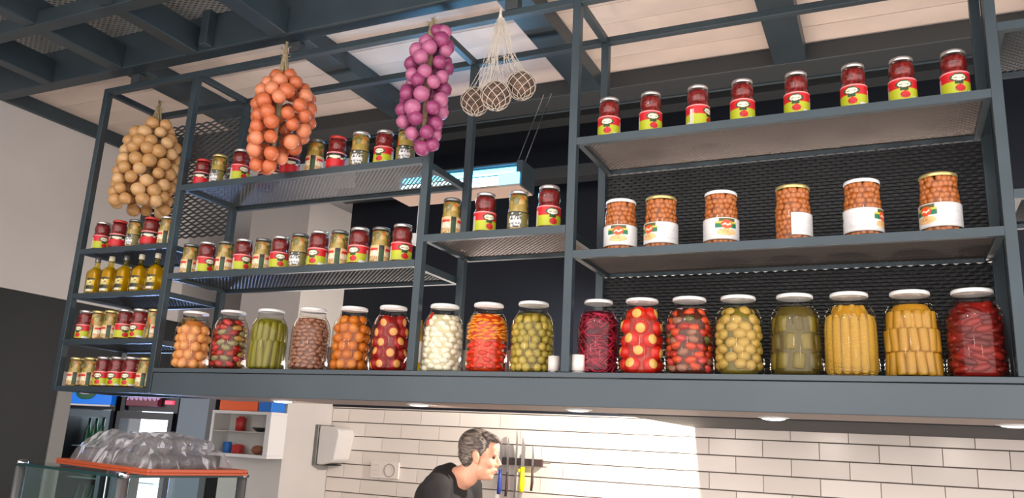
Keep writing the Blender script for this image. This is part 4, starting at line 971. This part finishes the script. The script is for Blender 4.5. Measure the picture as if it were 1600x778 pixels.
b.ell((.125, -.03, 1.33), (.150, .19, .140), 24, 16, rot=Matrix.Rotation(.5, 3, 'Y')); b.ell((.05, -.03, 1.15), (.145, .175, .22), 24, 16, rot=Matrix.Rotation(.35, 3, 'Y')); b.ell((-.03, -.03, .98), (.13, .165, .14), 24, 16)
b.ell((.14, -.03, 1.455), (.085, .105, .05), 20, 12, rot=Matrix.Rotation(.55, 3, 'Y')); b.tube([(.15, -.03, 1.445), (.195, -.03, 1.478)], [.088, .072], 18)
for s_ in (1, -1): lim(b, [SHL[s_], SHL[s_]*.55+Vector((.22, SHL[s_].y+.03*s_, 1.08))*.45], [.074, .062])
bake(b, 't_shirt', 'tshirt', .009, 5, man)
b = MB()
b.ell((-.04, -.03, .93), (.125, .16, .13), 20, 12)
for s_ in (1, -1): lim(b, [(-.04, -.03+s_*.09, .88), (-.01, -.03+s_*.10, .48), (-.05, -.03+s_*.10, .09)], [.095, .066, .050])
bake(b, 'trousers', 'trousers', .012, 4, man)
for s_ in (1, -1):
    b = MB(); b.ell((.02, -.03+s_*.10, .045), (.135, .048, .045), 18, 10); b.ell((-.05, -.03+s_*.10, .06), (.055, .045, .055), 14, 10); bake(b, 'shoe', 'shoe', .010, 2, man)
b = MB()      # hair: cap, back, sideburns, a short fringe
he(b, (-.018, 0, .038), (.098, .079, .086), 26, 18); he(b, (-.050, 0, .000), (.058, .070, .072)); he(b, (.036, 0, .084), (.050, .054, .026), ry=.35); he(b, (.066, -.012, .072), (.026, .042, .014), ry=.6)
for s_ in (1, -1): he(b, (.000, s_*.070, .030), (.030, .012, .036)); he(b, (.014, s_*.071, .006), (.008, .006, .018)); he(b, (-.052, s_*.050, -.036), (.030, .022, .036))
for k in range(16): y_ = (k-7.5)*.0065; b.tube([h((.02, y_, .110)), h((.068, y_*1.05, .094)), h((.098+.006*math.sin(k*2.3), y_*1.1, .070+.006*math.sin(k*1.7)))], [.008, .007, .003], 6)
hr = bake(b, 'hair', 'hair', .0050, 1, man)
# keep the forehead and face free of the cap
inv = HM.inverted(); dels = []
for v in hr.data.vertices:
    p = inv @ (v.co-HC)/HS
    if p.x > .050+.5*max(0, p.z-.055) and p.z < .066: v.co = HC+HM @ (Vector((p.x*.80, p.y*.90, p.z))*HS)
    else:
        n_ = math.sin(p.y*900+p.z*500)*.0009+math.sin(p.x*260+p.y*700)*.0009; v.co += (v.co-HC).normalized()*n_*HS
for s_ in (1, -1):
    e = MB(); e.ell(h((.078, s_*.029, -.006)), (.010, .013, .0075), 12, 8, rot=HM); e.build('eye', 'eye', man, True)
    e = MB(); e.tube([h((.088, s_*.014, .017)), h((.089, s_*.030, .021)), h((.076, s_*.046, .015))], [.003, .0042, .002], 6); e.build('eyebrow', 'hair', man, True)
e = MB(); e.tube([h((.0975, -.016, -.0705)), h((.1005, 0, -.0695)), h((.0975, .016, -.0705))], [.002, .004, .002], 6); e.build('mouth', 'lip', man, True)
wt = thing('worktop', (-2.2, 4.3, -.72), 'steel kitchen worktop in front of the man below the pass', 'worktop')
box('top', (.16, 2.6, -.28, .53, -.04, 0), 'counter_steel', wt, .004); box('cabinet', (.20, 2.55, -.25, .52, -.92, -.04), 'steel_panel', wt)
